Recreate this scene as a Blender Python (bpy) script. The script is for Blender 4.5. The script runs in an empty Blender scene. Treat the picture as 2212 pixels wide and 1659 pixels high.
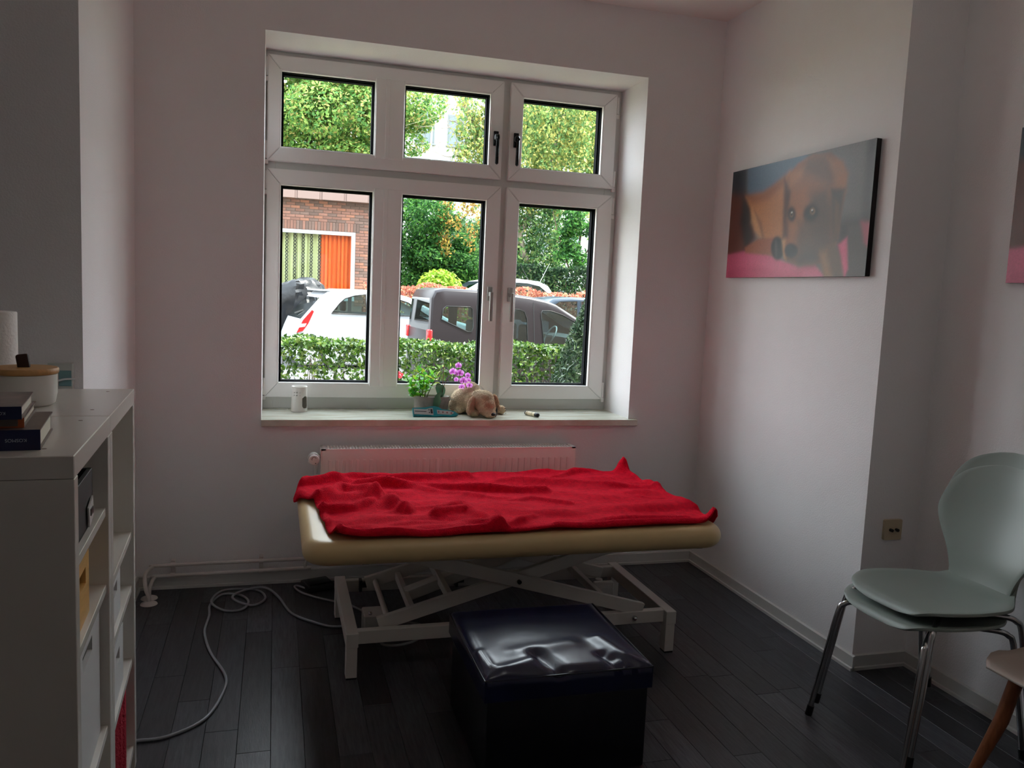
import bpy, bmesh, math, random
import numpy as np
from mathutils import Vector, Matrix, Euler
random.seed(7)
rng = np.random.default_rng(11)
SC = bpy.context.scene
COL = SC.collection

# ------------------------------------------------------------------ camera
CAM = np.array([0.0, -4.0, 1.4372])
FPX, CX, CY = 1781.0, 1106.0, 829.5
RM = np.array([[0.96083, 0.01204, 0.27683],
               [-0.27362, -0.11742, 0.95464],
               [0.04400, -0.99301, -0.10953]])
u_, s_, v_ = np.linalg.svd(RM); RM = u_ @ v_
cd = bpy.data.cameras.new('camera'); cam = bpy.data.objects.new('camera', cd); COL.objects.link(cam)
cd.sensor_fit = 'HORIZONTAL'; cd.sensor_width = 36.0; cd.lens = FPX / 2212.0 * 36.0
cd.clip_start = 0.05; cd.clip_end = 300
mw = Matrix.Identity(4)
for i in range(3):
    mw[i][0] = RM[i, 0]; mw[i][1] = -RM[i, 1]; mw[i][2] = -RM[i, 2]; mw[i][3] = CAM[i]
cam.matrix_world = mw
SC.camera = cam

# ------------------------------------------------------------------ sky, sun, exposure
w = bpy.data.worlds.new('sky'); SC.world = w; w.use_nodes = True
nt = w.node_tree; nt.nodes.clear()
out = nt.nodes.new('ShaderNodeOutputWorld'); bg = nt.nodes.new('ShaderNodeBackground')
tc = nt.nodes.new('ShaderNodeTexCoord'); sx = nt.nodes.new('ShaderNodeSeparateXYZ'); rp = nt.nodes.new('ShaderNodeValToRGB')
rp.color_ramp.elements[0].position = 0.0; rp.color_ramp.elements[0].color = (0.93, 0.96, 1.0, 1)
rp.color_ramp.elements[1].position = 1.0; rp.color_ramp.elements[1].color = (0.78, 0.88, 1.0, 1)
nt.links.new(tc.outputs['Generated'], sx.inputs[0]); nt.links.new(sx.outputs['Z'], rp.inputs[0])
nt.links.new(rp.outputs[0], bg.inputs['Color']); bg.inputs['Strength'].default_value = 3.2
nt.links.new(bg.outputs[0], out.inputs[0])
sd = bpy.data.lights.new('sun', 'SUN'); sd.energy = 6.0; sd.angle = 0.009; sd.color = (1.0, 0.95, 0.86)
sun = bpy.data.objects.new('sun', sd); COL.objects.link(sun)
sun.rotation_euler = Vector((0.50, -0.10, 0.86)).to_track_quat('Z', 'Y').to_euler()
sun.location = (10, -5, 30)
SC.view_settings.view_transform = 'Standard'; SC.view_settings.look = 'None'
SC.view_settings.gamma = 1.0; SC.view_settings.use_curve_mapping = False
SC.view_settings.exposure = 1.42
SC.cycles.max_bounces = 12; SC.cycles.diffuse_bounces = 8; SC.cycles.transparent_max_bounces = 16
SC.cycles.sample_clamp_indirect = 6.0
SC.cycles.use_denoising = True

# ------------------------------------------------------------------ measuring helpers (pixel of the photograph -> point on a plane of the room)
def _ray(px, py):
    return RM @ np.array([px - CX, py - CY, FPX])
def at_y(px, py, y):
    r = _ray(px, py); return Vector(CAM + r * ((y - CAM[1]) / r[1]))
def at_z(px, py, z):
    r = _ray(px, py); return Vector(CAM + r * ((z - CAM[2]) / r[2]))

# ------------------------------------------------------------------ materials
def lin(c):
    r = []
    for v in c[:3]:
        v = v / 255.0
        r.append(v / 12.92 if v <= 0.04045 else ((v + 0.055) / 1.055) ** 2.4)
    return (*r, 1.0)

MATS = {}
def mat(name, rgb, rough=0.5, metal=0.0, var=0.0, vscale=8.0, rgb2=None, bump=0.0, bscale=60.0, spec=0.5,
        stretch=None, rnd=0.0, sheen=0.0, coat=0.0, trans=0.0):
    if name in MATS: return MATS[name]
    m = bpy.data.materials.new(name); m.use_nodes = True
    n = m.node_tree; b = n.nodes['Principled BSDF']; L = n.links.new
    b.inputs['Base Color'].default_value = lin(rgb); b.inputs['Roughness'].default_value = rough
    b.inputs['Metallic'].default_value = metal; b.inputs['Specular IOR Level'].default_value = spec
    if sheen: b.inputs['Sheen Weight'].default_value = sheen; b.inputs['Sheen Roughness'].default_value = 0.4; b.inputs['Sheen Tint'].default_value = lin(rgb)
    if coat: b.inputs['Coat Weight'].default_value = coat; b.inputs['Coat Roughness'].default_value = 0.05
    co = n.nodes.new('ShaderNodeTexCoord'); src = co.outputs['Object']
    if stretch:
        mp = n.nodes.new('ShaderNodeMapping'); mp.inputs['Scale'].default_value = stretch
        L(src, mp.inputs[0]); src = mp.outputs[0]
        if rnd:
            oi0 = n.nodes.new('ShaderNodeObjectInfo'); ad = n.nodes.new('ShaderNodeVectorMath'); ad.operation = 'MULTIPLY_ADD'
            ad.inputs[1].default_value = (37, 91, 53); L(oi0.outputs['Random'], ad.inputs[0]); L(src, ad.inputs[2]); src = ad.outputs[0]
    col = None
    if var or rgb2:
        nz = n.nodes.new('ShaderNodeTexNoise'); nz.inputs['Scale'].default_value = vscale; nz.inputs['Detail'].default_value = 6
        nz.inputs['Roughness'].default_value = 0.6
        L(src, nz.inputs['Vector'])
        cr = n.nodes.new('ShaderNodeValToRGB'); cr.color_ramp.elements[0].position = 0.3; cr.color_ramp.elements[1].position = 0.7
        c1 = lin(rgb); c2 = lin(rgb2) if rgb2 else tuple(min(1, v * (1 + var)) for v in c1[:3]) + (1,)
        if not rgb2: c1 = tuple(v * (1 - var) for v in c1[:3]) + (1,)
        cr.color_ramp.elements[0].color = c1; cr.color_ramp.elements[1].color = c2
        L(nz.outputs[0], cr.inputs[0]); col = cr.outputs[0]
    if rnd:
        oi = n.nodes.new('ShaderNodeObjectInfo'); ma = n.nodes.new('ShaderNodeMapRange')
        ma.inputs['To Min'].default_value = 1 - rnd; ma.inputs['To Max'].default_value = 1 + rnd
        L(oi.outputs['Random'], ma.inputs[0])
        mx = n.nodes.new('ShaderNodeMix'); mx.data_type = 'RGBA'; mx.blend_type = 'MULTIPLY'; mx.inputs[0].default_value = 1
        if col is None: mx.inputs[6].default_value = lin(rgb)
        else: L(col, mx.inputs[6])
        L(ma.outputs[0], mx.inputs[7]); col = mx.outputs[2]
    if col is not None: L(col, b.inputs['Base Color'])
    if bump:
        nb = n.nodes.new('ShaderNodeTexNoise'); nb.inputs['Scale'].default_value = bscale; nb.inputs['Detail'].default_value = 4
        L(src, nb.inputs['Vector']); bp = n.nodes.new('ShaderNodeBump'); bp.inputs['Strength'].default_value = bump
        bp.inputs['Distance'].default_value = 0.02; L(nb.outputs[0], bp.inputs['Height']); L(bp.outputs[0], b.inputs['Normal'])
    if trans:
        tr = n.nodes.new('ShaderNodeBsdfTranslucent'); mxs = n.nodes.new('ShaderNodeMixShader'); mxs.inputs[0].default_value = trans
        if col is not None: L(col, tr.inputs[0])
        else: tr.inputs[0].default_value = lin(rgb)
        o = n.nodes['Material Output']; L(b.outputs[0], mxs.inputs[1]); L(tr.outputs[0], mxs.inputs[2]); L(mxs.outputs[0], o.inputs[0])
    MATS[name] = m; return m

def attr_mat(name, rough=0.6, trans=0.0, attr='tint', spec=0.3, bump=0.0, bscale=200):
    if name in MATS: return MATS[name]
    m = bpy.data.materials.new(name); m.use_nodes = True
    n = m.node_tree; b = n.nodes['Principled BSDF']; L = n.links.new
    b.inputs['Roughness'].default_value = rough; b.inputs['Specular IOR Level'].default_value = spec
    a = n.nodes.new('ShaderNodeAttribute'); a.attribute_name = attr
    L(a.outputs['Color'], b.inputs['Base Color'])
    if bump:
        co = n.nodes.new('ShaderNodeTexCoord')
        nb = n.nodes.new('ShaderNodeTexNoise'); nb.inputs['Scale'].default_value = bscale
        L(co.outputs['Object'], nb.inputs['Vector']); bp = n.nodes.new('ShaderNodeBump'); bp.inputs['Strength'].default_value = bump
        bp.inputs['Distance'].default_value = 0.002; L(nb.outputs[0], bp.inputs['Height']); L(bp.outputs[0], b.inputs['Normal'])
    if trans:
        tr = n.nodes.new('ShaderNodeBsdfTranslucent'); mx = n.nodes.new('ShaderNodeMixShader'); mx.inputs[0].default_value = trans
        L(a.outputs['Color'], tr.inputs[0]); o = n.nodes['Material Output']
        L(b.outputs[0], mx.inputs[1]); L(tr.outputs[0], mx.inputs[2]); L(mx.outputs[0], o.inputs[0])
    MATS[name] = m; return m

def glass_mat(name, tint=(1, 1, 1, 1), refl=1.0, rough=0.0):
    if name in MATS: return MATS[name]
    m = bpy.data.materials.new(name); m.use_nodes = True
    n = m.node_tree; n.nodes.clear(); L = n.links.new
    o = n.nodes.new('ShaderNodeOutputMaterial'); t = n.nodes.new('ShaderNodeBsdfTransparent'); g = n.nodes.new('ShaderNodeBsdfGlossy')
    f = n.nodes.new('ShaderNodeFresnel'); f.inputs[0].default_value = 1.45; x = n.nodes.new('ShaderNodeMixShader')
    t.inputs[0].default_value = tint; g.inputs['Roughness'].default_value = rough
    k = n.nodes.new('ShaderNodeMath'); k.operation = 'MULTIPLY'; k.inputs[1].default_value = refl
    ge = n.nodes.new('ShaderNodeNewGeometry'); inv = n.nodes.new('ShaderNodeMath'); inv.operation = 'SUBTRACT'; inv.inputs[0].default_value = 1.0
    L(ge.outputs['Backfacing'], inv.inputs[1]); k2 = n.nodes.new('ShaderNodeMath'); k2.operation = 'MULTIPLY'      # only the entry face of a pane mirrors
    L(f.outputs[0], k.inputs[0]); L(k.outputs[0], k2.inputs[0]); L(inv.outputs[0], k2.inputs[1]); L(k2.outputs[0], x.inputs[0]); L(t.outputs[0], x.inputs[1]); L(g.outputs[0], x.inputs[2]); L(x.outputs[0], o.inputs[0])
    MATS[name] = m; return m

# ------------------------------------------------------------------ object helpers
WLOC = {}
def thing(name, label, cat, loc=(0, 0, 0), group=None, kind=None):
    o = bpy.data.objects.new(name, None); COL.objects.link(o); o.location = loc; o.empty_display_size = 0.05
    if kind: o['kind'] = kind
    if label: o['label'] = label
    if cat: o['category'] = cat
    if group: o['group'] = group
    WLOC[o.name] = Vector(loc)
    return o

def root_of(p):
    while p.parent: p = p.parent
    return p

def obj(name, bm, m, parent=None, smooth=None, label=None, loc=None, kind=None):
    """link a bmesh (in world coordinates) as one object; with a parent it is stored relative to the top-level thing"""
    if parent is not None:
        base = WLOC[root_of(parent).name]
    else:
        base = Vector(loc) if loc is not None else Vector((0, 0, 0))
    if base.length: bmesh.ops.translate(bm, verts=bm.verts, vec=-base)
    bmesh.ops.recalc_face_normals(bm, faces=bm.faces)
    if smooth is not None:
        for f in bm.faces: f.smooth = True
        lim = math.radians(smooth)
        for e in bm.edges:
            if len(e.link_faces) == 2 and e.calc_face_angle(0) > lim: e.smooth = False
    me = bpy.data.meshes.new(name); bm.to_mesh(me); bm.free()
    return link_mesh(name, me, m, parent, base, label, kind)

def link_mesh(name, me, m, parent=None, base=None, label=None, kind=None):
    if m is not None and not me.materials:
        for q in (m if isinstance(m, (list, tuple)) else [m]): me.materials.append(q)
    o = bpy.data.objects.new(name, me); COL.objects.link(o)
    if parent is not None: o.parent = parent
    elif base is not None:
        o.location = base; WLOC[o.name] = Vector(base)
    else: WLOC[o.name] = Vector((0, 0, 0))
    if label: o['label'] = label
    if kind: o['kind'] = kind
    return o

def tag(o, label, cat, group=None, kind=None):
    o['label'] = label; o['category'] = cat
    if group: o['group'] = group
    if kind: o['kind'] = kind
    return o

def struct(o, label=None):
    o['kind'] = 'structure'
    if label: o['label'] = label
    return o

def BM(): return bmesh.new()

def box(bm, x0, x1, y0, y1, z0, z1, bev=0.0, seg=1, rot=None, about=None):
    vs = [bm.verts.new(p) for p in ((x0, y0, z0), (x1, y0, z0), (x1, y1, z0), (x0, y1, z0), (x0, y0, z1), (x1, y0, z1), (x1, y1, z1), (x0, y1, z1))]
    fs = [bm.faces.new([vs[i] for i in q]) for q in ((3, 2, 1, 0), (4, 5, 6, 7), (0, 1, 5, 4), (1, 2, 6, 5), (2, 3, 7, 6), (3, 0, 4, 7))]
    res = vs
    if bev:
        es = set(e for f in fs for e in f.edges)
        r = bmesh.ops.bevel(bm, geom=list(es), offset=bev, segments=seg, affect='EDGES', profile=0.5)
        res = list(set(v for f in r['faces'] for v in f.verts) | set(v for v in vs if v.is_valid))
    if rot is not None:
        c = Vector(about) if about is not None else Vector(((x0 + x1) / 2, (y0 + y1) / 2, (z0 + z1) / 2))
        bmesh.ops.rotate(bm, verts=res, cent=c, matrix=rot)
    return res

def bbox(x0, x1, y0, y1, z0, z1, bev=0.0, seg=1):
    bm = BM(); box(bm, x0, x1, y0, y1, z0, z1, bev, seg); return bm

def beam(bm, a, b, w, h, up=(0, 0, 1), bev=0.0):
    """box from a to b, w across, h along up"""
    a = Vector(a); b = Vector(b); d = b - a; L = d.length; d.normalize()
    s = d.cross(Vector(up)).normalized(); u = s.cross(d)
    vs = box(bm, 0, L, -w / 2, w / 2, -h / 2, h / 2, bev)
    M4 = Matrix(((d.x, -s.x, u.x, a.x), (d.y, -s.y, u.y, a.y), (d.z, -s.z, u.z, a.z), (0, 0, 0, 1)))
    bmesh.ops.transform(bm, matrix=M4, verts=vs)
    return vs

def tube(bm, pts, r, seg=10, caps=True, closed=False):
    pts = [Vector(p) for p in pts]; n = len(pts); rings = []
    rs = r if isinstance(r, (list, tuple)) else [r] * n
    up = None
    for i, p in enumerate(pts):
        if closed: t = (pts[(i + 1) % n] - pts[i - 1])
        else: t = (pts[min(i + 1, n - 1)] - pts[max(i - 1, 0)])
        if t.length < 1e-9: t = Vector((0, 0, 1))
        t.normalize()
        if up is None:
            up = Vector((0, 0, 1)) if abs(t.z) < 0.9 else Vector((1, 0, 0))
        s = t.cross(up)
        if s.length < 1e-6: s = t.orthogonal()
        s.normalize(); up = s.cross(t).normalized()
        rings.append([bm.verts.new(p + (s * math.cos(2 * math.pi * k / seg) + up * math.sin(2 * math.pi * k / seg)) * rs[i]) for k in range(seg)])
    m = n if closed else n - 1
    for i in range(m):
        a, b = rings[i], rings[(i + 1) % n]
        for k in range(seg): bm.faces.new((a[k], a[(k + 1) % seg], b[(k + 1) % seg], b[k]))
    if caps and not closed:
        bm.faces.new(rings[0][::-1]); bm.faces.new(rings[-1])
    return rings

def spline(pts, sub=6, closed=False):
    P = [Vector(p) for p in pts]; n = len(P); o = []
    rg = range(n) if closed else range(n - 1)
    for i in rg:
        if closed: p0, p1, p2, p3 = P[i - 1], P[i], P[(i + 1) % n], P[(i + 2) % n]
        else: p0, p1, p2, p3 = P[max(i - 1, 0)], P[i], P[i + 1], P[min(i + 2, n - 1)]
        for k in range(sub):
            t = k / sub
            o.append(0.5 * ((2 * p1) + (p2 - p0) * t + (2 * p0 - 5 * p1 + 4 * p2 - p3) * t * t + (3 * p1 - p0 - 3 * p2 + p3) * t ** 3))
    if not closed: o.append(P[-1])
    return o

def lathe(bm, prof, c=(0, 0, 0), seg=28, sx=1.0, sy=1.0):
    c = Vector(c); rings = []
    for r, z in prof:
        if r < 1e-6: rings.append([bm.verts.new(c + Vector((0, 0, z)))])
        else: rings.append([bm.verts.new(c + Vector((r * sx * math.cos(2 * math.pi * k / seg), r * sy * math.sin(2 * math.pi * k / seg), z))) for k in range(seg)])
    for a, b in zip(rings, rings[1:]):
        for k in range(seg):
            k2 = (k + 1) % seg
            if len(a) == 1 and len(b) == 1: continue
            if len(a) == 1: bm.faces.new((a[0], b[k2], b[k]))
            elif len(b) == 1: bm.faces.new((a[k], a[k2], b[0]))
            else: bm.faces.new((a[k], a[k2], b[k2], b[k]))
    bmesh.ops.recalc_face_normals(bm, faces=bm.faces)

def cyl(bm, a, b, r, seg=16, r2=None):
    tube(bm, [a, b], [r, r2 if r2 is not None else r], seg)

def ball(bm, c, r, seg=12, rings=8, rot=None):
    if not isinstance(r, (list, tuple)): r = (r, r, r)
    g = bmesh.ops.create_uvsphere(bm, u_segments=seg, v_segments=rings, radius=1.0)
    M4 = Matrix.Translation(Vector(c)) @ (rot.to_4x4() if rot is not None else Matrix.Identity(4)) @ Matrix.Diagonal((r[0], r[1], r[2], 1))
    bmesh.ops.transform(bm, matrix=M4, verts=g['verts'])

def prism(bm, poly, f0, f1):
    """poly: 2-D points; f0, f1 map a 2-D point to the two 3-D faces"""
    a = [bm.verts.new(f0(*p)) for p in poly]; b = [bm.verts.new(f1(*p)) for p in poly]
    bm.faces.new(a); bm.faces.new(b[::-1]); n = len(poly)
    for i in range(n): bm.faces.new((a[i], b[i], b[(i + 1) % n], a[(i + 1) % n]))
    bmesh.ops.recalc_face_normals(bm, faces=bm.faces)

def rrect(x0, x1, z0, z1, r, n=5):
    o = []
    for cx_, cz_, a0 in ((x1 - r, z1 - r, 0), (x0 + r, z1 - r, 90), (x0 + r, z0 + r, 180), (x1 - r, z0 + r, 270)):
        for k in range(n + 1):
            a = math.radians(a0 + 90 * k / n); o.append((cx_ + r * math.cos(a), cz_ + r * math.sin(a)))
    return o

def copy_tree(o, parent=None):
    c = o.copy(); COL.objects.link(c)
    if parent is not None: c.parent = parent
    for ch in list(o.children): copy_tree(ch, c)
    return c
# ------------------------------------------------------------------ materials in the room
WALL = mat('wall_paint', (239, 236, 237), 0.85, bump=0.12, bscale=170, var=0.015, vscale=3, spec=0.2)
CEIL = mat('ceiling_paint', (242, 238, 235), 0.9, bump=0.06, bscale=90, spec=0.2)
PVC = mat('white_plastic_profile', (242, 241, 239), 0.35, spec=0.4)
PVCG = mat('frame_rebate_plastic', (214, 215, 212), 0.4)
GASK = mat('black_rubber', (12, 15, 19), 0.9, spec=.08)
WHITE = mat('white_lacquer', (216, 213, 208), 0.3)
TRIM = mat('baseboard_plastic', (205, 203, 200), 0.4)
CHROME = mat('chrome', (205, 206, 208), 0.2, 1.0)
DARKMET = mat('dark_metal', (30, 32, 34), 0.3, 0.6)
SILVER = mat('brushed_silver', (176, 176, 172), 0.32, 0.9)
BLACKPL = mat('black_plastic', (18, 18, 20), 0.4)

XL, XR, XR2, ZC = -0.60, 2.235, 2.49, 2.884
YP, YPL = -1.35, -1.045
NX0, NX1, NZ0, NZ1, ND = -0.058, 1.812, 0.765, 2.557, 0.33
WT = 0.42
# far wall with the window niche
bm = BM()
box(bm, XL - 0.3, NX0, 0, WT, -0.1, ZC + .1); box(bm, NX1, XR + 0.3, 0, WT, -0.1, ZC + .1)
box(bm, NX0, NX1, 0, WT, -0.1, NZ0); box(bm, NX0, NX1, 0, WT, NZ1, ZC + .1)
struct(obj('wall_far', bm, WALL), 'white wall around the window')
bm = BM(); prism(bm, [(XR, 0), (XR, YP), (XR2, YP), (XR2 + .25, YP), (XR2 + .25, 0)], lambda x, y: (x, y, -.1), lambda x, y: (x, y, ZC + .1))
struct(obj('wall_right', bm, WALL), 'white wall pier carrying the dog canvas')
struct(obj('wall_right_rear', bbox(XR2, XR2 + .25, -5.7, YP, -.1, ZC + .1), WALL), 'set-back white wall behind the chairs')
struct(obj('wall_left', bbox(-3.3, XL, YPL, 0, -.1, ZC + .1), WALL), 'white wall left of the window, turning the corner')
struct(obj('wall_left_rear', bbox(-3.5, -3.3, -5.7, YPL, -.1, ZC + .1), WALL))
struct(obj('wall_back', bbox(-3.5, XR2 + .25, -5.9, -5.7, -.1, ZC + .1), WALL))
struct(obj('ceiling', bbox(-3.5, XR2 + .25, -5.9, 0.0, ZC, ZC + .15), CEIL), 'white ceiling')

# outer face of the house around and above the room
FACD = mat('house_render', (176, 166, 152), .9, var=.06, vscale=1.5)
bm = BM(); box(bm, -16, XL - 0.3, .02, WT, -.5, 11.5); box(bm, XR + .3, 20, .02, WT, -.5, 11.5); box(bm, XL - .3, XR + .3, .02, WT, ZC + .1, 11.5); box(bm, XL - .3, XR + .3, .02, WT, -.5, -.1)
struct(obj('wall_outer', bm, FACD), 'outer face of the house')

# added fill light: unseen glowing globe above the view, brightens the window wall
pl_ = thing('added_fill_lamp', 'added glowing white globe under the ceiling, unseen fill light for the window wall', 'fill light', (.95, -2.75, 2.45))
gm = bpy.data.materials.new('fill_globe_glow'); gm.use_nodes = True
gb = gm.node_tree.nodes['Principled BSDF']; gb.inputs['Base Color'].default_value = (.9, .9, .88, 1); gb.inputs['Emission Color'].default_value = (1, .96, .92, 1); gb.inputs['Emission Strength'].default_value = 2.2
bm = BM(); ball(bm, (.95, -2.75, 2.45), .15, 28, 18); obj('globe', bm, gm, pl_, smooth=80)
bm = BM(); cyl(bm, (.95, -2.75, 2.59), (.95, -2.75, 2.65), .035, 18); cyl(bm, (.95, -2.75, 2.62), (.95, -2.75, ZC), .004, 8); obj('fill_cord', bm, PVC, pl_, smooth=40)
bm = BM(); lathe(bm, [(0, -.03), (.045, -.028), (.05, 0)], (.95, -2.75, ZC), 20); obj('fill_ceiling_rose', bm, PVC, pl_, smooth=40)

# floor of vinyl planks laid towards the window
FB = mat('floor_underlay', (20, 20, 22), 0.9)
def plank_mat(name, a, b):
    m = mat(name, a, 0.36, rgb2=b, vscale=3.0, stretch=(38, 3.2, 1), rnd=0.22, bump=0.05, bscale=10, spec=0.35)
    return m
PL = [plank_mat('grey_oak_vinyl', (44, 44, 48), (74, 74, 80)), plank_mat('dark_oak_vinyl', (38, 37, 40), (62, 61, 66)), plank_mat('ashen_oak_vinyl', (52, 53, 58), (88, 88, 95))]
fl = struct(obj('floor', bbox(-3.5, XR2 + .25, -5.9, 0.0, -.12, -0.004), FB), 'dark grey plank floor')
pw, plen = 0.1016, 0.914
def plank_mesh(i):
    bm = BM(); box(bm, -pw / 2 + .0006, pw / 2 - .0006, 0.0006, plen - .0006, -0.006, 0.0, 0.0007)
    me = bpy.data.meshes.new('plank_%s' % 'abc'[i]); bm.to_mesh(me); bm.free(); me.materials.append(PL[i]); return me
PME = [plank_mesh(i) for i in range(3)]
r_ = random.Random(3)
for i in range(-6, 27):
    xc = 0.053 + pw * i
    off = r_.uniform(0, plen)
    ytop = 0.0
    if xc < XL + .04 or xc > XR2 + .03: continue
    y1 = (0.0 if xc < XR else YP)
    y = -off if xc < XR else YP - off
    first = True
    while y > -3.1 or first:
        L = plen
        ya, yb = y, min(y + plen, y1)
        if first: ya, yb = y, y1
        if yb - ya > .02 and ya > -4.2:
            me = PME[r_.randrange(3)]
            o = bpy.data.objects.new('plank', me); COL.objects.link(o); o.parent = fl
            o.location = (xc, ya, 0); o.scale = (1, (yb - ya) / plen, 1)
        y -= plen; first = False
# strip of planks further back, out of the camera's sight line
bm = BM(); box(bm, -3.5, XL, -5.7, YPL, -.006, 0); box(bm, XL, XR2, -5.7, -4.0, -.006, -.0005)
o = obj('plank_field', bm, PL[0], fl); o['kind'] = 'stuff'

# baseboards: a flat board and a small rounded cap strip at its foot
def baseboard(name, pts, label):
    root = None
    for k, (nm, h0, h1, t) in enumerate((('board', 0.0, 0.062, .010), ('floor_strip', 0.0, 0.016, .018))):
        bm = BM()
        for (a, b, nrm) in pts:
            a = Vector((*a, 0)); b = Vector((*b, 0)); nn = Vector((*nrm, 0)) * t
            lo, hi = Vector((0, 0, h0)), Vector((0, 0, h1))
            d = (b - a).normalized() * 0
            vs = [a + lo, b + lo, b + nn + lo, a + nn + lo, a + hi, b + hi, b + nn + hi - Vector((0, 0, .004)), a + nn + hi - Vector((0, 0, .004))]
            vs = [bm.verts.new(v) for v in vs]
            for q in ((3, 2, 1, 0), (4, 5, 6, 7), (0, 1, 5, 4), (1, 2, 6, 5), (2, 3, 7, 6), (3, 0, 4, 7)): bm.faces.new([vs[i] for i in q])
        if root is None:
            root = struct(obj(name, bm, TRIM), label); WLOC[root.name] = Vector((0, 0, 0))
        else: obj(nm, bm, TRIM, root)
baseboard('baseboard_far', [((XL, 0), (XR, 0), (0, -1))], 'white baseboard under the window')
baseboard('baseboard_left', [((XL, YPL), (XL, 0), (1, 0))], 'white baseboard of the left wall')
baseboard('baseboard_right', [((XR, 0), (XR, YP - .018), (-1, 0)), ((XR - .0, YP), (XR2, YP), (0, -1))], 'white baseboard of the right pier')
baseboard('baseboard_right_rear', [((XR2, YP), (XR2, -5.7), (-1, 0))], 'white baseboard behind the chairs')

# ------------------------------------------------------------------ window
SY = 0.305                      # room face of the sashes
win = thing('window_1', 'white plastic window of four opening sashes and six panes', None, (0.877, 0.33, 0.8), kind='structure')
IX0, IX1, IZ0, IZ1 = NX0, NX1, 0.80, NZ1
bm = BM()
FY0, FY1 = 0.335, 0.415
box(bm, IX0, IX0 + .05, FY0, FY1, IZ0, IZ1, .002); box(bm, IX1 - .075, IX1, FY0, FY1, IZ0, IZ1, .002)
box(bm, IX0 + .0005, IX1 - .0005, FY0 + .0006, FY1 - .0005, IZ0 + .0005, IZ0 + .10, .002); box(bm, IX0 + .0005, IX1 - .0005, FY0 + .0006, FY1 - .0005, IZ1 - .07, IZ1 - .0005, .002)
box(bm, 1.10, 1.215, FY0 + .0012, FY1 - .001, IZ0 + .001, IZ1 - .001, .002); box(bm, IX0 + .001, IX1 - .001, FY0 + .0018, FY1 - .0015, 1.955, 2.07, .002)
obj('frame', bm, PVCG, win)

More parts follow.
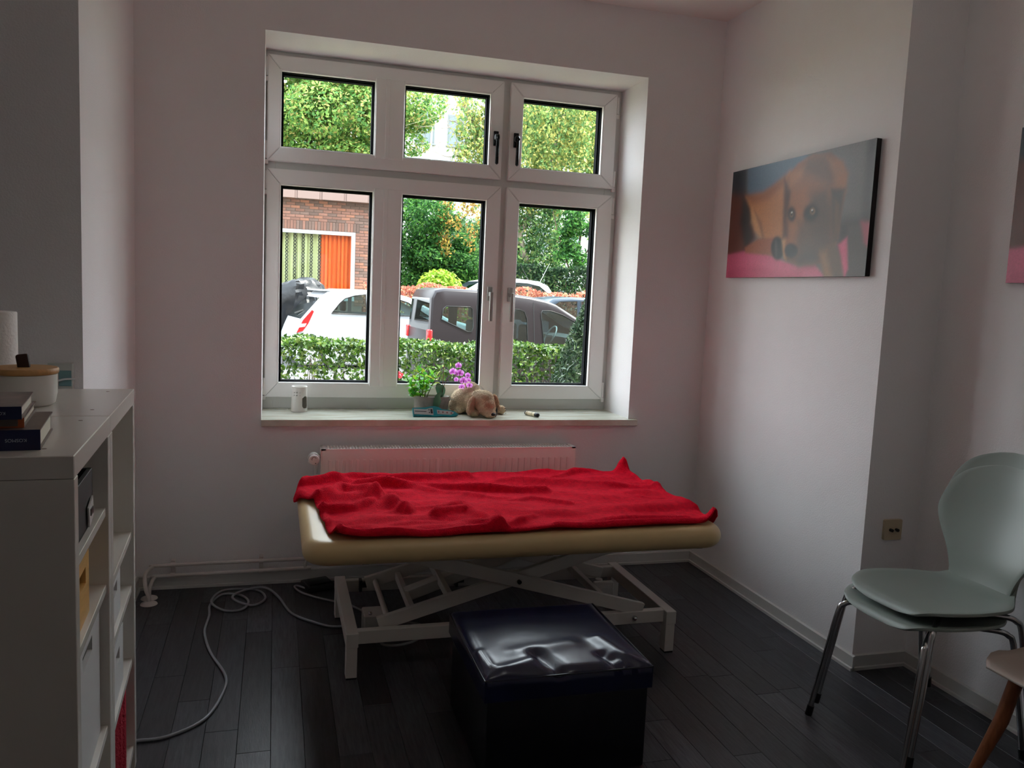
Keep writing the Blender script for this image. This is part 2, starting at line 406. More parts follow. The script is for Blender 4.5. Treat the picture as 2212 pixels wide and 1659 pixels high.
def sash(x0, x1, z0, z1, panes, handle_x, black, hinge_left):
    bm = BM(); inner_x0, inner_x1 = panes[0][0], panes[-1][1]; iz0, iz1 = panes[0][2], panes[0][3]
    g = .0009
    O = [(x0, z0), (x1, z0), (x1, z1), (x0, z1)]; I = [(inner_x0 - .004, iz0 - .004), (inner_x1 + .004, iz0 - .004), (inner_x1 + .004, iz1 + .004), (inner_x0 - .004, iz1 + .004)]
    for k in range(4):                                        # four mitred members
        k2 = (k + 1) % 4
        poly = [Vector((*O[k], 0)), Vector((*O[k2], 0)), Vector((*I[k2], 0)), Vector((*I[k], 0))]
        c = sum(poly, Vector()) / 4; d = (poly[1] - poly[0]).normalized()
        poly = [p + (d * g if (p - c).dot(d) < 0 else -d * g) for p in poly]
        nv = len(bm.verts)
        a = [bm.verts.new((p.x, SY, p.y)) for p in poly]; b = [bm.verts.new((p.x, .385, p.y)) for p in poly]
        fs = [bm.faces.new(a), bm.faces.new(b[::-1])] + [bm.faces.new((a[i], b[i], b[(i + 1) % 4], a[(i + 1) % 4])) for i in range(4)]
        es = [e for e in fs[0].edges]
        bmesh.ops.bevel(bm, geom=es, offset=.0035, segments=2, affect='EDGES')
    bmesh.ops.recalc_face_normals(bm, faces=bm.faces)
    s = obj('sash', bm, PVC, win)
    if len(panes) > 1:
        mx0, mx1 = panes[0][1], panes[1][0]
        bm = BM(); box(bm, mx0 + .004, mx1 - .004, SY - .004, .384, iz0 - .018, iz1 + .018, .004, 2)
        xm = (mx0 + mx1) / 2 - .022; box(bm, xm, xm + .022, SY - .0065, SY, iz0 - .018, iz1 + .018, .002)
        obj('mullion', bm, PVC, s, label='vertical bar between the two panes')
    for (a, b, c, d) in panes:
        bm = BM()
        for q in range(2):
            t0, t1 = (0.0, .006)
        # glazing bead
        def ring(bm, a, b, c, d, t, y0, y1, bev=0):
            box(bm, a - t, a, y0, y1, c - t, d + t, bev); box(bm, b, b + t, y0, y1, c - t, d + t, bev)
            box(bm, a, b, y0, y1, c - t, c, bev); box(bm, a, b, y0, y1, d, d + t, bev)
        ring(bm, a, b, c, d, .007, SY + .003, .345, .0015)
        obj('glazing_bead', bm, PVC, s)
        bm = BM(); ring(bm, a + .005, b - .005, c + .004, d - .005, .006, .330, .3445)
        ring(bm, a + .011, b - .011, c + .008, d - .011, .015, .3505, .386)
        obj('gasket', bm, GASK, s, label='black rubber gasket')
        bm = BM(); box(bm, a - .002, b + .002, .346, .350, c - .002, d + .002)
        obj('pane', bm, glass_mat('window_glass', (.97, .99, .98, 1), 0.55), s)
    # handle: plate, neck and lever
    hz = 2.245 if black else 1.435
    hm = mat('black_handle', (22, 24, 27), 0.25, 0.5) if black else mat('steel_handle', (176, 175, 170), 0.4, 0.5)
    bm = BM(); w_ = .0135
    box(bm, handle_x - w_, handle_x + w_, SY - .012, SY, hz - .045, hz + .030, .003, 2)
    hp = obj('handle', bm, hm, s, smooth=40, label=('black' if black else 'brushed steel') + ' window handle')
    bm = BM()
    if black:
        box(bm, handle_x - .013, handle_x + .013, SY - .045, SY - .010, hz - .022, hz + .012, .009, 3)
        beam(bm, (handle_x, SY - .046, hz + .008), (handle_x, SY - .042, hz - .145), .017, .016, (0, 1, 0), .006)
        cyl(bm, (handle_x, SY - .060, hz - .010), (handle_x, SY - .050, hz - .010), .007, 14)
    else:
        box(bm, handle_x - .008, handle_x + .010, SY - .050, SY - .010, hz - .020, hz + .002, .002)
        box(bm, handle_x - .008, handle_x + .010, SY - .052, SY - .040, hz - .152, hz + .002, .002)
    obj('lever', bm, hm, s, smooth=40)
    hx = (x0 - .004) if hinge_left else (x1 + .009)
    for zz0, zz1 in ((z0 + .01, z0 + .095), (z1 - .10, z1 - .012)):
        bm = BM(); cyl(bm, (hx, SY + .012, zz0), (hx, SY + .012, zz1), .0075, 12); box(bm, hx - .009, hx + .009, SY + .006, SY + .0285, zz0 - .026, zz0 - .004, .002)
        obj('hinge', bm, PVC, s, smooth=40)
    return s
Z1a, Z1b, Z0a, Z0b = 2.102, 2.461, 0.937, 1.917
sash(-.048, 1.137, 2.031, 2.533, [(.017, .469, Z1a, Z1b), (.620, 1.066, Z1a, Z1b)], 1.100, True, True)
sash(1.176, 1.775, 2.031, 2.533, [(1.246, 1.697, Z1a, Z1b)], 1.210, True, False)
sash(-.048, 1.142, .862, 1.994, [(.019, .470, Z0a, Z0b), (.621, 1.065, Z0a, Z0b)], 1.100, False, True)
sash(1.175, 1.778, .862, 1.994, [(1.246, 1.690, Z0a, Z0b)], 1.213, False, False)
# marble sill
MARB = mat('sill_marble', (226, 228, 216), 0.18, rgb2=(190, 186, 165), vscale=5, stretch=(1.0, 5.0, 1.0), spec=0.5)
bm = BM(); prism(bm, [(NX0, .335), (NX0, -.038), (1.850, -.038), (1.850, 0), (NX1, 0), (NX1, .335)], lambda x, y: (x, y, .768), lambda x, y: (x, y, .80))
es = [e for e in bm.edges if all(v.co.y < -.03 for v in e.verts)]
bmesh.ops.bevel(bm, geom=es, offset=.002, segments=1, affect='EDGES')
obj('window_sill', bm, MARB, win, label='pale veined marble sill')
bm = BM(); box(bm, NX0 - .1, NX1 + .1, .416, .60, .77, .80)
struct(obj('trim_1', bm, mat('zinc', (150, 155, 158), .45, .3)), 'grey metal outer sill')

# ------------------------------------------------------------------ wall socket, thermostat panel
CREAM = mat('cream_plastic', (200, 184, 154), 0.4)
sk = thing('wall_socket', 'cream double-hole wall socket low on the pier behind the chairs', 'socket', (2.363, YP, .572))
bm = BM(); poly = rrect(2.322, 2.404, .531, .613, .007)
prism(bm, poly, lambda x, z: (x, YP - .012, z), lambda x, z: (x, YP, z)); obj('cover_plate', bm, CREAM, sk, smooth=40)
bm = BM(); lathe(bm, [(.0, -.010), (.019, -.010), (.021, .0)], (0, 0, 0), 24); bmesh.ops.rotate(bm, verts=bm.verts, cent=(0, 0, 0), matrix=Matrix.Rotation(math.pi / 2, 3, 'X')); bmesh.ops.translate(bm, verts=bm.verts, vec=(2.363, YP - .0125, .572))
obj('socket_insert', bm, CREAM, sk, smooth=40)
for dx in (-.0135, .0135):
    bm = BM(); cyl(bm, (2.363 + dx, YP - .0245, .572), (2.363 + dx, YP - .012, .572), .0065, 12); obj('pin_hole', bm, BLACKPL, sk)
bm = BM(); ball(bm, (2.363, YP - .0235, .571), .0025, 8, 6); obj('screw', bm, SILVER, sk)

th = thing('thermostat_panel', 'pale wall panel with a teal display and a white cable behind the canister', 'thermostat', (-.655, YPL, 1.11))
PALE = mat('pale_plastic', (206, 208, 204), 0.35)
bm = BM(); box(bm, -.700, -.626, YPL - .022, YPL, 1.052, 1.150, .004, 2); obj('cover_plate', bm, PALE, th, smooth=40)
bm = BM(); box(bm, -.666, -.630, YPL - .026, YPL - .0215, 1.076, 1.126, .001); obj('display', bm, mat('teal_display', (120, 160, 165), .2), th)
bm = BM(); tube(bm, spline([(-.70, YPL - .034, 1.092), (-.67, YPL - .038, 1.094), (-.645, YPL - .038, 1.100), (-.618, YPL - .032, 1.100)], 5), .0032, 8); obj('cable', bm, mat('white_cable', (235, 240, 242), .3), th, smooth=60)

# ------------------------------------------------------------------ canvases (a flat print, worked out from painted outlines)
def dog_print(nu=230, nv=140):
    src = np.array([(232, 407), (1620, 135), (1508, 1465), (137, 1445)], float)
    dst = np.array([(0, 1), (1, 1), (1, 0), (0, 0)], float)
    A = []
    for (x, y), (u, v) in zip(src, dst):
        A.append([x, y, 1, 0, 0, 0, -u * x, -u * y, -u]); A.append([0, 0, 0, x, y, 1, -v * x, -v * y, -v])
    Hm = np.linalg.svd(np.array(A))[2][-1].reshape(3, 3)
    def uv(p):
        q = np.c_[np.array(p, float), np.ones(len(p))] @ Hm.T
        return q[:, :2] / q[:, 2:3] * np.array([1.95, 1.0])
    U, V = np.meshgrid(np.linspace(0, 1.95, nu), np.linspace(0, 1, nv))
    img = np.zeros((nv, nu, 3)); g = np.random.default_rng(5)
    def L(c): return np.array(lin(c)[:3])
    def put(mask, c, a=1.0):
        nonlocal img; m = (mask * a)[..., None]; img = img * (1 - m) + L(c) * m
    def sd(poly):
        P = uv(poly); d = np.full(U.shape, 9.0); ins = np.zeros(U.shape, bool)
        for i in range(len(P)):
            a, b = P[i], P[(i + 1) % len(P)]; e = b - a
            t = np.clip(((U - a[0]) * e[0] + (V - a[1]) * e[1]) / (e @ e + 1e-12), 0, 1)
            d = np.minimum(d, np.hypot(U - a[0] - t * e[0], V - a[1] - t * e[1]))
            c = ((a[1] > V) != (b[1] > V)) & (U < (b[0] - a[0]) * (V - a[1]) / (b[1] - a[1] + 1e-12) + a[0]); ins ^= c
        return np.where(ins, -d, d)
    def poly(p, c, s=.02, a=1.0):
        put(1 / (1 + np.exp(np.clip(sd(p) / s * 3, -40, 40))), c, a)
    def ell(cx, cy, rx, ry, c, s=.25, a=1.0, ang=0):
        t = np.linspace(0, 2 * np.pi, 24, endpoint=False); ca, sa = math.cos(ang), math.sin(ang)
        poly([(cx + rx * math.cos(k) * ca - ry * math.sin(k) * sa, cy + rx * math.cos(k) * sa + ry * math.sin(k) * ca) for k in t], c, s * .1, a)
    img[:] = L((112, 106, 104))
    poly([(200, 300), (372, 360), (360, 700), (180, 700)], (44, 52, 62), .06)
    poly([(372, 330), (960, 230), (960, 700), (365, 700)], (92, 116, 138), .04)
    poly([(1540, 100), (1640, 100), (1560, 1000), (1460, 1000)], (76, 70, 70), .05)
    poly([(1240, 900), (1600, 880), (1520, 1480), (1200, 1480)], (58, 46, 44), .06)
    poly([(130, 600), (340, 640), (440, 720), (430, 1050), (330, 1240), (120, 1240)], (104, 50, 34), .05)
    poly([(320, 640), (420, 690), (420, 1060), (330, 1200), (290, 900)], (40, 26, 26), .05)
    poly([(120, 1220), (330, 1185), (560, 1220), (700, 1290), (880, 1350), (1000, 1310), (1120, 1460), (130, 1470)], (214, 92, 128), .02)
    poly([(160, 1380), (420, 1330), (700, 1400), (900, 1400), (900, 1480), (130, 1480)], (190, 66, 104), .05, .6)
    poly([(350, 650), (520, 620), (620, 560), (790, 420), (790, 1090), (540, 1085), (430, 980), (390, 760)], (190, 124, 74), .03)
    poly([(350, 640), (520, 610), (740, 460), (760, 520), (560, 690), (420, 720)], (146, 82, 52), .05, .8)
    poly([(410, 760), (470, 850), (530, 1070), (470, 1060), (400, 900)], (214, 160, 110), .04, .7)
    poly([(430, 780), (500, 900), (530, 1080), (510, 1075), (470, 920)], (120, 66, 42), .03, .7)
    poly([(330, 1150), (460, 1070), (650, 1055), (640, 1240), (430, 1215), (335, 1200)], (164, 92, 60), .02)
    ell(655, 1165, 64, 118, (26, 22, 24), .2); ell(640, 1170, 6, 80, (120, 110, 105), .3, .5)
    poly([(760, 470), (860, 350), (1010, 262), (1180, 262), (1290, 350), (1338, 470), (1320, 640), (1275, 860), (1250, 1080), (1180, 1290), (1000, 1345), (850, 1340), (735, 1285), (712, 1180), (745, 1000), (730, 800)], (156, 96, 62), .02)
    poly([(960, 290), (1180, 260), (1260, 460), (1180, 560), (1000, 480), (900, 420)], (96, 68, 50), .06, .8)
    poly([(1150, 300), (1290, 350), (1335, 470), (1320, 640), (1230, 560)], (166, 104, 62), .04, .9)
    poly([(780, 420), (920, 400), (900, 480), (820, 560), (770, 620)], (188, 128, 84), .05, .7)
    poly([(1180, 600), (1320, 600), (1270, 900), (1240, 1120), (1200, 1120)], (70, 54, 46), .03)
    poly([(1220, 720), (1260, 760), (1250, 1000), (1210, 1140), (1190, 1120)], (124, 82, 54), .03, .8)
    poly([(730, 480), (790, 600), (780, 720), (760, 1060), (705, 1070), (715, 800)], (94, 54, 38), .03)
    poly([(760, 640), (790, 620), (760, 800), (730, 900)], (38, 26, 26), .04, .8)
    poly([(960, 640), (1140, 600), (1210, 760), (1210, 1120), (1120, 1330), (870, 1335), (830, 1180), (900, 960)], (82, 66, 58), .08, .9)
    poly([(800, 600), (940, 560), (980, 700), (900, 960), (800, 1000), (760, 880)], (176, 112, 74), .07, .7)
    poly([(850, 900), (960, 900), (1000, 1100), (860, 1120)], (104, 76, 60), .06, .8)
    ell(798, 835, 40, 74, (34, 24, 24), .25); ell(985, 830, 70, 86, (38, 28, 28), .35, 1, .3)
    ell(797, 838, 17, 26, (128, 92, 66), .1); ell(1002, 812, 25, 34, (132, 98, 70), .1)
    ell(797, 836, 9, 14, (12, 10, 10), .06); ell(1000, 812, 12, 17, (12, 10, 10), .06)
    ell(800, 818, 6, 7, (240, 235, 225), .05); ell(998, 802, 7, 7, (240, 235, 225), .05)
    poly([(700, 1090), (735, 1085), (725, 1200), (740, 1290), (716, 1260)], (206, 150, 98), .02, .9)
    ell(790, 1195, 66, 76, (24, 22, 26), .2); ell(770, 1150, 24, 14, (70, 66, 68), .3, .6)
    poly([(740, 1280), (860, 1335), (1000, 1335), (1120, 1260), (1000, 1200), (860, 1230)], (60, 50, 46), .05, .8)
    poly([(1060, 1180), (1220, 1130), (1300, 1300), (1310, 1470), (1110, 1470)], (106, 78, 58), .03)
    poly([(1075, 1240), (1130, 1220), (1180, 1460), (1120, 1460)], (168, 118, 76), .05, .8)
    poly([(1250, 1150), (1340, 1075), (1348, 1390), (1310, 1470), (1275, 1260)], (222, 92, 130), .02)
    poly([(1340, 960), (1480, 940), (1520, 1180), (1500, 1470), (1350, 1470)], (78, 64, 58), .03)
    poly([(1470, 930), (1580, 940), (1540, 1180), (1500, 1130)], (168, 50, 74), .03)
    img *= (1 + .05 * g.standard_normal(img.shape[:2]))[..., None]
    return np.clip(img, 0, 1)
DOG = dog_print()
def canvas(label, y0, y1, z0, z1, xf, xw, group=None):
    t = thing('dog_canvas', label, 'picture', (xw, (y0 + y1) / 2, z0))
    bm = BM(); box(bm, xf + .001, xw, min(y0, y1), max(y0, y1), z0, z1, .002); obj('stretcher', bm, mat('canvas_edge', (22, 16, 18), .7), t, label='dark wrapped canvas edge')
    nv, nu, _ = DOG.shape
    ys = np.linspace(y0, y1, nu); zs = np.linspace(z0, z1, nv)
    Yg, Zg = np.meshgrid(ys, zs); base = WLOC[t.name]
    co = np.stack([np.full(Yg.shape, xf) - base.x, Yg - base.y, Zg - base.z], -1).reshape(-1, 3)
    i = np.arange(nv * nu).reshape(nv, nu); f = np.stack([i[:-1, :-1], i[:-1, 1:], i[1:, 1:], i[1:, :-1]], -1).reshape(-1, 4)
    me = bpy.data.meshes.new('print'); me.from_pydata(co.tolist(), [], f.tolist())
    a = me.color_attributes.new('tint', 'FLOAT_COLOR', 'POINT')
    a.data.foreach_set('color', np.c_[DOG.reshape(-1, 3), np.ones(nv * nu)].astype(np.float32).ravel())
    link_mesh('print', me, attr_mat('canvas_print', .42, spec=.5, bump=.08, bscale=900), t, label='printed photo of a brown dog lying on a pink blanket')
canvas('canvas print of a brown dog hanging on the bright pier', -.215, -1.255, 1.563, 2.09, XR - .026, XR - .002)
canvas('canvas print cut off by the right edge of the view, pink at its foot', -1.667, -2.71, 1.549, 2.08, XR2 - .026, XR2 - .002)
# ------------------------------------------------------------------ radiator under the window
RADW = mat('radiator_enamel', (242, 240, 237), 0.3)
RX0, RX1, RY0, RY1, RZ0, RZ1 = .214, 1.475, -.128, -.035, .17, .676
rad = thing('radiator', 'white panel radiator under the window sill behind the red blanket', 'radiator', ((RX0 + RX1) / 2, -.08, RZ0))
bm = BM()
box(bm, RX0, RX1, RY0, RY0 + .012, RZ0, RZ1 - .006, .003, 2)
for i in range(38):                                            # pressed channels
    xx = RX0 + .04 + i * (RX1 - RX0 - .08) / 37
    box(bm, xx - .009, xx + .009, RY0 - .004, RY0 + .002, RZ0 + .03, RZ1 - .05, .0035)
obj('front_panel', bm, RADW, rad, smooth=30)
obj('rear_panel', bbox(RX0, RX1, RY1 - .012, RY1, RZ0, RZ1 - .006, .003), RADW, rad)
for xx in (RX0, RX1): obj('side_cover', bbox(xx - .002, xx + .002, RY0, RY1, RZ0 + .01, RZ1), RADW, rad)
bm = BM()
zt = RZ1
box(bm, RX0, RX0 + .02, RY0, RY1, zt - .008, zt); box(bm, RX1 - .02, RX1, RY0, RY1, zt - .008, zt)
for yy in (RY0, (RY0 + RY1) / 2 - .003, RY1 - .008): box(bm, RX0, RX1, yy, yy + .008, zt - .008, zt)
ns = 84
for i in range(1, ns):
    xx = RX0 + .02 + i * (RX1 - RX0 - .04) / ns
    box(bm, xx - .0028, xx + .0028, RY0 + .004, RY1 - .004, zt - .008, zt - .001)
obj('top_grille', bm, RADW, rad)
obj('convector_core', bbox(RX0 + .02, RX1 - .02, RY0 + .03, RY1 - .03, RZ0 + .05, RZ1 - .07), mat('convector_grey', (150, 150, 150), .6), rad)
# valve
bm = BM(); cyl(bm, (RX0 + .003, -.08, .632), (RX0 - .022, -.08, .632), .011, 14); cyl(bm, (RX0 - .020, -.06, .632), (RX0 - .020, -.105, .632), .014, 16)
vb = obj('valve', bm, CHROME, rad, smooth=40, label='chrome radiator valve')
bm = BM()
for k in range(26):
    a = 2 * math.pi * k / 26; c, s = math.cos(a), math.sin(a)
    beam(bm, (RX0 - .034 + .026 * c, -.105, .632 + .026 * s), (RX0 - .034 + .026 * c, -.150, .632 + .026 * s), .0035, .004, (c, 0, s))
cyl(bm, (RX0 - .034, -.098, .632), (RX0 - .034, -.152, .632), .0255, 28); cyl(bm, (RX0 - .034, -.152, .632), (RX0 - .034, -.163, .632), .024, 28, .021)
hd = obj('thermostat_head', bm, mat('valve_white', (232, 230, 228), .35), rad, smooth=35)
bm = BM(); tube(bm, [(RX0 - .034 + .010 * math.cos(a), -.1635, .636 + .010 * math.sin(a)) for a in np.linspace(.4, 3.6, 12)], .0012, 5); ball(bm, (RX0 - .027, -.1635, .617), .0022, 8, 6)
obj('scale_mark', bm, DARKMET, hd, label='dark dial mark on the thermostat head')
bm = BM(); tube(bm, spline([(RX0 - .020, -.07, .625), (RX0 - .020, -.06, .55), (RX0 - .018, -.045, .40), (RX0 - .020, -.045, .20), (RX0 - .035, -.045, .14)], 4), .009, 10)
obj('feed_pipe', bm, RADW, rad, smooth=60)
# heating pipes along the baseboard
PIPE = mat('pipe_paint', (214, 206, 202), 0.35)
pp = thing('heating_pipe', 'white heating pipe pair running along the baseboard left of the table', 'pipe', (-.2, -.045, 0))
up = [(.145, -.045, .126), (-.47, -.045, .124), (-.525, -.055, .121), (-.548, -.09, .105), (-.548, -.125, .085), (-.535, -.175, .055), (-.522, -.19, .03), (-.522, -.193, .0)]
bm = BM(); tube(bm, spline([(.150, -.045, .10), (.155, -.045, .118)] + up, 4), .0085, 10); obj('upper_pipe', bm, PIPE, pp, smooth=60)
bm = BM(); tube(bm, spline([(.155, -.045, .110), (.150, -.045, .086), (.135, -.045, .080), (-.47, -.045, .074), (-.515, -.055, .071), (-.528, -.09, .05), (-.530, -.120, .028), (-.530, -.123, .0)], 4), .0085, 10); obj('lower_pipe', bm, PIPE, pp, smooth=60)
for x, y in ((-.522, -.193), (-.530, -.123)):
    bm = BM(); lathe(bm, [(.009, .014), (.018, .011), (.034, .004), (.036, 0.0)], (x, y, 0), 24); obj('rosette', bm, PIPE, pp, smooth=40)
for x in (-.44, -.05):
    bm = BM(); box(bm, x - .010, x + .010, -.030, 0, .060, .142, .002)
    for z in (.125, .076): tube(bm, [(x - .010, -.045, z), (x + .010, -.045, z)], .0115, 12)
    obj('pipe_clip', bm, PIPE, pp, smooth=40)

# ------------------------------------------------------------------ treatment table
TX0, TX1, TY0, TY1, TZ0, TZ1 = .098, 1.712, -1.232, -.250, .478, .566
BEIGE = mat('beige_vinyl', (214, 186, 136), 0.36, var=.05, vscale=5, bump=.05, bscale=600, spec=.5)
LAQ = mat('table_frame_lacquer', (206, 200, 194), 0.4)
tb = thing('treatment_table', 'low wide treatment table with beige padded top and white scissor base', 'table', (.93, -.77, 0))
bm = BM(); R_ = .040; layers = []
for k in range(13):                                            # rounded rim, top and bottom
    a = math.pi * k / 12; inset = R_ * (1 - math.sin(a)); z = (TZ0 + TZ1) / 2 - (TZ1 - TZ0) / 2 * math.cos(a)
    layers.append([bm.verts.new((x, y, z)) for x, y in rrect(TX0 + inset, TX1 - inset, TY0 + inset, TY1 - inset, .085 - inset * .6, 8)])
for a, b in zip(layers, layers[1:]):
    for k in range(len(a)): bm.faces.new((a[k], a[(k + 1) % len(a)], b[(k + 1) % len(a)], b[k]))
bm.faces.new(layers[0]); bm.faces.new(layers[-1])
obj('padded_top', bm, BEIGE, tb, smooth=50, label='beige vinyl padded table top')
fz0, fz1 = .122, .176
for x0 in (.262, 1.545):
    obj('end_bar', bbox(x0, x0 + .045, -1.078, -.452, fz0, fz1, .002), LAQ, tb)
    for y0 in (-1.076, -.500):
        obj('leg', bbox(x0 + .001, x0 + .042, y0, y0 + .044, .006, fz0 + .01, .002), LAQ, tb)
        obj('foot_pad', bbox(x0 + .003, x0 + .040, y0 + .002, y0 + .042, 0, .007), BLACKPL, tb)
for y0 in (-1.052, -.515):
    obj('rail', bbox(.300, 1.55, y0, y0 + .030, fz0 + .002, fz1 - .001, .002), LAQ, tb)
ys = ((-1.004, -1.035), (-.560, -.590))
for (ya, yb) in ys:
    bm = BM(); beam(bm, (.385, ya, .178), (1.395, ya, .462), .022, .052, (0, 0, 1), .002); obj('scissor_arm', bm, LAQ, tb)
    bm = BM(); beam(bm, (1.455, yb, .178), (.445, yb, .462), .022, .052, (0, 0, 1), .002); obj('scissor_arm', bm, LAQ, tb)
    bm = BM(); cyl(bm, (.920, min(ya, yb) - .022, .328), (.920, max(ya, yb) + .018, .328), .0085, 14); obj('pivot_bolt', bm, DARKMET, tb, smooth=40)
for (x, z) in ((.52, .206), (1.30, .214), (.66, .262)):
    bm = BM(); beam(bm, (x, -1.0, z), (x, -.565, z), .022, .034, (0, 0, 1), .002); obj('cross_bar', bm, LAQ, tb)
bm = BM(); cyl(bm, (.425, -.99, .185), (.425, -.57, .185), .011, 12); obj('roller_rod', bm, LAQ, tb, smooth=40)
bm = BM(); cyl(bm, (1.415, -1.060, .150), (1.415, -1.03, .150), .010, 14); ball(bm, (1.415, -1.062, .150), (.008, .005, .008), 10, 6); obj('bolt', bm, CHROME, tb, smooth=40)
bm = BM(); box(bm, .345, .425, -.90, -.80, .075, .168, .004); mb = obj('motor_box', bm, LAQ, tb)
bm = BM(); ball(bm, (.370, -.885, .172), .008, 10, 6); obj('eye_bolt', bm, CHROME, mb, smooth=60)
bm = BM(); beam(bm, (.52, -.78, .20), (1.10, -.78, .40), .05, .05, (0, 0, 1), .006); cyl(bm, (.75, -.78, .285), (1.15, -.78, .425), .016, 14); obj('lift_cylinder', bm, LAQ, tb, smooth=40)
for y0 in (-1.05, -.60):
    obj('top_frame_rail', bbox(.30, 1.52, y0, y0 + .035, .452, .484, .002), LAQ, tb)
for x0 in (.34, .90, 1.46):
    obj('top_frame_bar', bbox(x0, x0 + .04, -1.05, -.42, .455, .483, .002), LAQ, tb)
for x in (.30, .98, 1.60):
    obj('bracket', bbox(x, x + .028, -1.185, -1.11, .472, .484, .002), BLACKPL, tb, label='black bracket under the pad')
bm = BM(); box(bm, 1.34, 1.43, -.80, -.775, .10, .21, .004); cyl(bm, (1.385, -.803, .175), (1.385, -.77, .175), .014, 14); obj('bearing_plate', bm, LAQ, tb, smooth=40)
bm = BM(); cyl(bm, (1.40, -.70, .10), (1.40, -.70, .19), .016, 14); obj('motor_stub', bm, LAQ, tb, smooth=40)
for (x, y) in ((.36, -.55), (.78, -.555)):
    bm = BM(); box(bm, x, x + .012, y, y + .035, .135, .185); box(bm, x, x + .04, y + .01, y + .028, .150, .172); obj('clamp', bm, BLACKPL, tb)
cc = []
for k in range(61):
    a = k * .62
    cc.append((.495 + .07 * math.cos(a) + .01 * math.sin(k * .9), -.865 + .055 * math.sin(a), .045 + .0011 * k + .008 * math.sin(a * 1.3)))
bm = BM(); tube(bm, spline(cc, 3), .0055, 7); obj('cable_coil', bm, mat('grey_cable', (150, 150, 150), .5), tb, smooth=60)

# red blanket
def ridge(px, h, wd, z=.572):
    return [at_z(a, b, z) for a, b in px], h, wd
RID = [ridge([(655, 1050), (760, 1036), (900, 1040), (1010, 1036)], .017, .020), ridge([(690, 1085), (735, 1062), (800, 1072), (850, 1096), (880, 1110)], .030, .028),
       ridge([(695, 1110), (760, 1106), (800, 1092), (812, 1078)], .022, .020), ridge([(775, 1048), (900, 1056), (1050, 1062), (1175, 1067)], .022, .022),
       ridge([(940, 1120), (1010, 1108), (1045, 1126), (1075, 1146)], .024, .022), ridge([(735, 1160), (850, 1138), (960, 1136), (1060, 1146)], .018, .026),
       ridge([(1085, 1146), (1120, 1132), (1150, 1120)], .018, .018), ridge([(1155, 1008), (1190, 998), (1250, 1001), (1300, 1004), (1322, 996)], .042, .030),
       ridge([(1318, 994), (1332, 1008), (1345, 1024)], .045, .028), ridge([(1345, 1024), (1440, 1066), (1530, 1108)], .010, .012),
       ridge([(1536, 1110), (1548, 1124), (1545, 1134)], .030, .028), ridge([(1180, 1040), (1240, 1024), (1300, 1018)], .016, .018),
       ridge([(1000, 1052), (1120, 1044), (1250, 1050), (1420, 1058)], .012, .020), ridge([(700, 1040), (800, 1046), (960, 1068), (1100, 1082)], .012, .022),
       ridge([(1080, 1090), (1150, 1082), (1230, 1092)], .010, .016), ridge([(1380, 1076), (1440, 1082), (1500, 1100)], .010, .016),
       ridge([(840, 1110), (960, 1098), (1000, 1090)], .010, .018), ridge([(1480, 1125), (1300, 1133), (1200, 1140)], .012, .022), ridge([(900, 1030), (1050, 1024), (1180, 1022), (1290, 1012)], .014, .016)]
NU, NV = 200, 120
xl = lambda v: np.interp(v, [0, .08, .35, .57, .66, .74, .88, 1], [.225, .190, .172, .160, .118, .086, .088, .14])
xr = lambda v: np.interp(v, [0, .06, .13, .5, .9, 1], [1.66, 1.715, 1.735, 1.700, 1.675, 1.69])
yf = lambda u: np.interp(u, [0, .05, .25, .45, .6, .8, 1], [-1.204, -1.206, -1.208, -1.200, -1.192, -1.188, -1.180])
yb = lambda u: np.interp(u, [0, .04, .1, .6, .9, 1], [-.345, -.285, -.235, -.225, -.205, -.205])
Ug, Vg = np.meshgrid(np.linspace(0, 1, NU), np.linspace(0, 1, NV))
Xg = xl(Vg) * (1 - Ug) + xr(Vg) * Ug; Yg = yf(Ug) * (1 - Vg) + yb(Ug) * Vg
def seg_d(P, a, b):
    e = b - a; t = np.clip(((P[0] - a[0]) * e[0] + (P[1] - a[1]) * e[1]) / (e @ e), 0, 1)
    return np.hypot(P[0] - a[0] - t * e[0], P[1] - a[1] - t * e[1])
Zg = np.full(Xg.shape, .574)
gr = np.random.default_rng(4)
for k in range(20):                                            # loose shallow rumples
    th_ = gr.normal(0, .45) + math.pi / 2; f = gr.uniform(16, 52); ph = gr.uniform(0, 6.28); ph2 = gr.uniform(0, 6.28)
    arg = f * (Xg * math.cos(th_) * .5 + Yg * math.sin(th_)) + ph + 1.6 * np.sin(5 * Xg + ph2) + 1.1 * np.sin(7 * Yg + 3 * Xg + ph)
    Zg += .0024 * (np.sin(arg)) * (30 / f) ** .4
for pts, h, wd in RID:
    d = np.full(Xg.shape, 9.0)
    for a, b in zip(pts, pts[1:]): d = np.minimum(d, seg_d((Xg, Yg), np.array(a[:2]), np.array(b[:2])))
    Zg += 1.2 * h * np.exp(-(d / wd) ** 2)
Zg = .5715 + .004 * np.log1p(np.exp((Zg - .5715) / .004))
mg = 0.034                                                     # falls over the rounded rim of the pad
for dd in (TY0 + mg - Yg, Yg - (TY1 - mg), TX0 + mg - Xg, Xg - (TX1 - mg)):
    q = np.clip(dd, 0, None)
    Zg -= np.where(q < mg, mg - np.sqrt(np.clip(mg ** 2 - q ** 2, 0, None)), mg + (q - mg) * 1.2)
edge = np.minimum.reduce([Ug / .010, (1 - Ug) / .010, Vg / .016, (1 - Vg) / .016])
Zg += .010 * np.clip(1 - np.abs(edge - 1.0), 0, 1)             # hem
bl = thing('red_blanket', 'rumpled red fleece blanket spread over the beige table top', 'blanket', (.9, -.75, .57))
co = np.stack([Xg - .9, Yg + .75, Zg - .57], -1).reshape(-1, 3); i = np.arange(NU * NV).reshape(NV, NU)
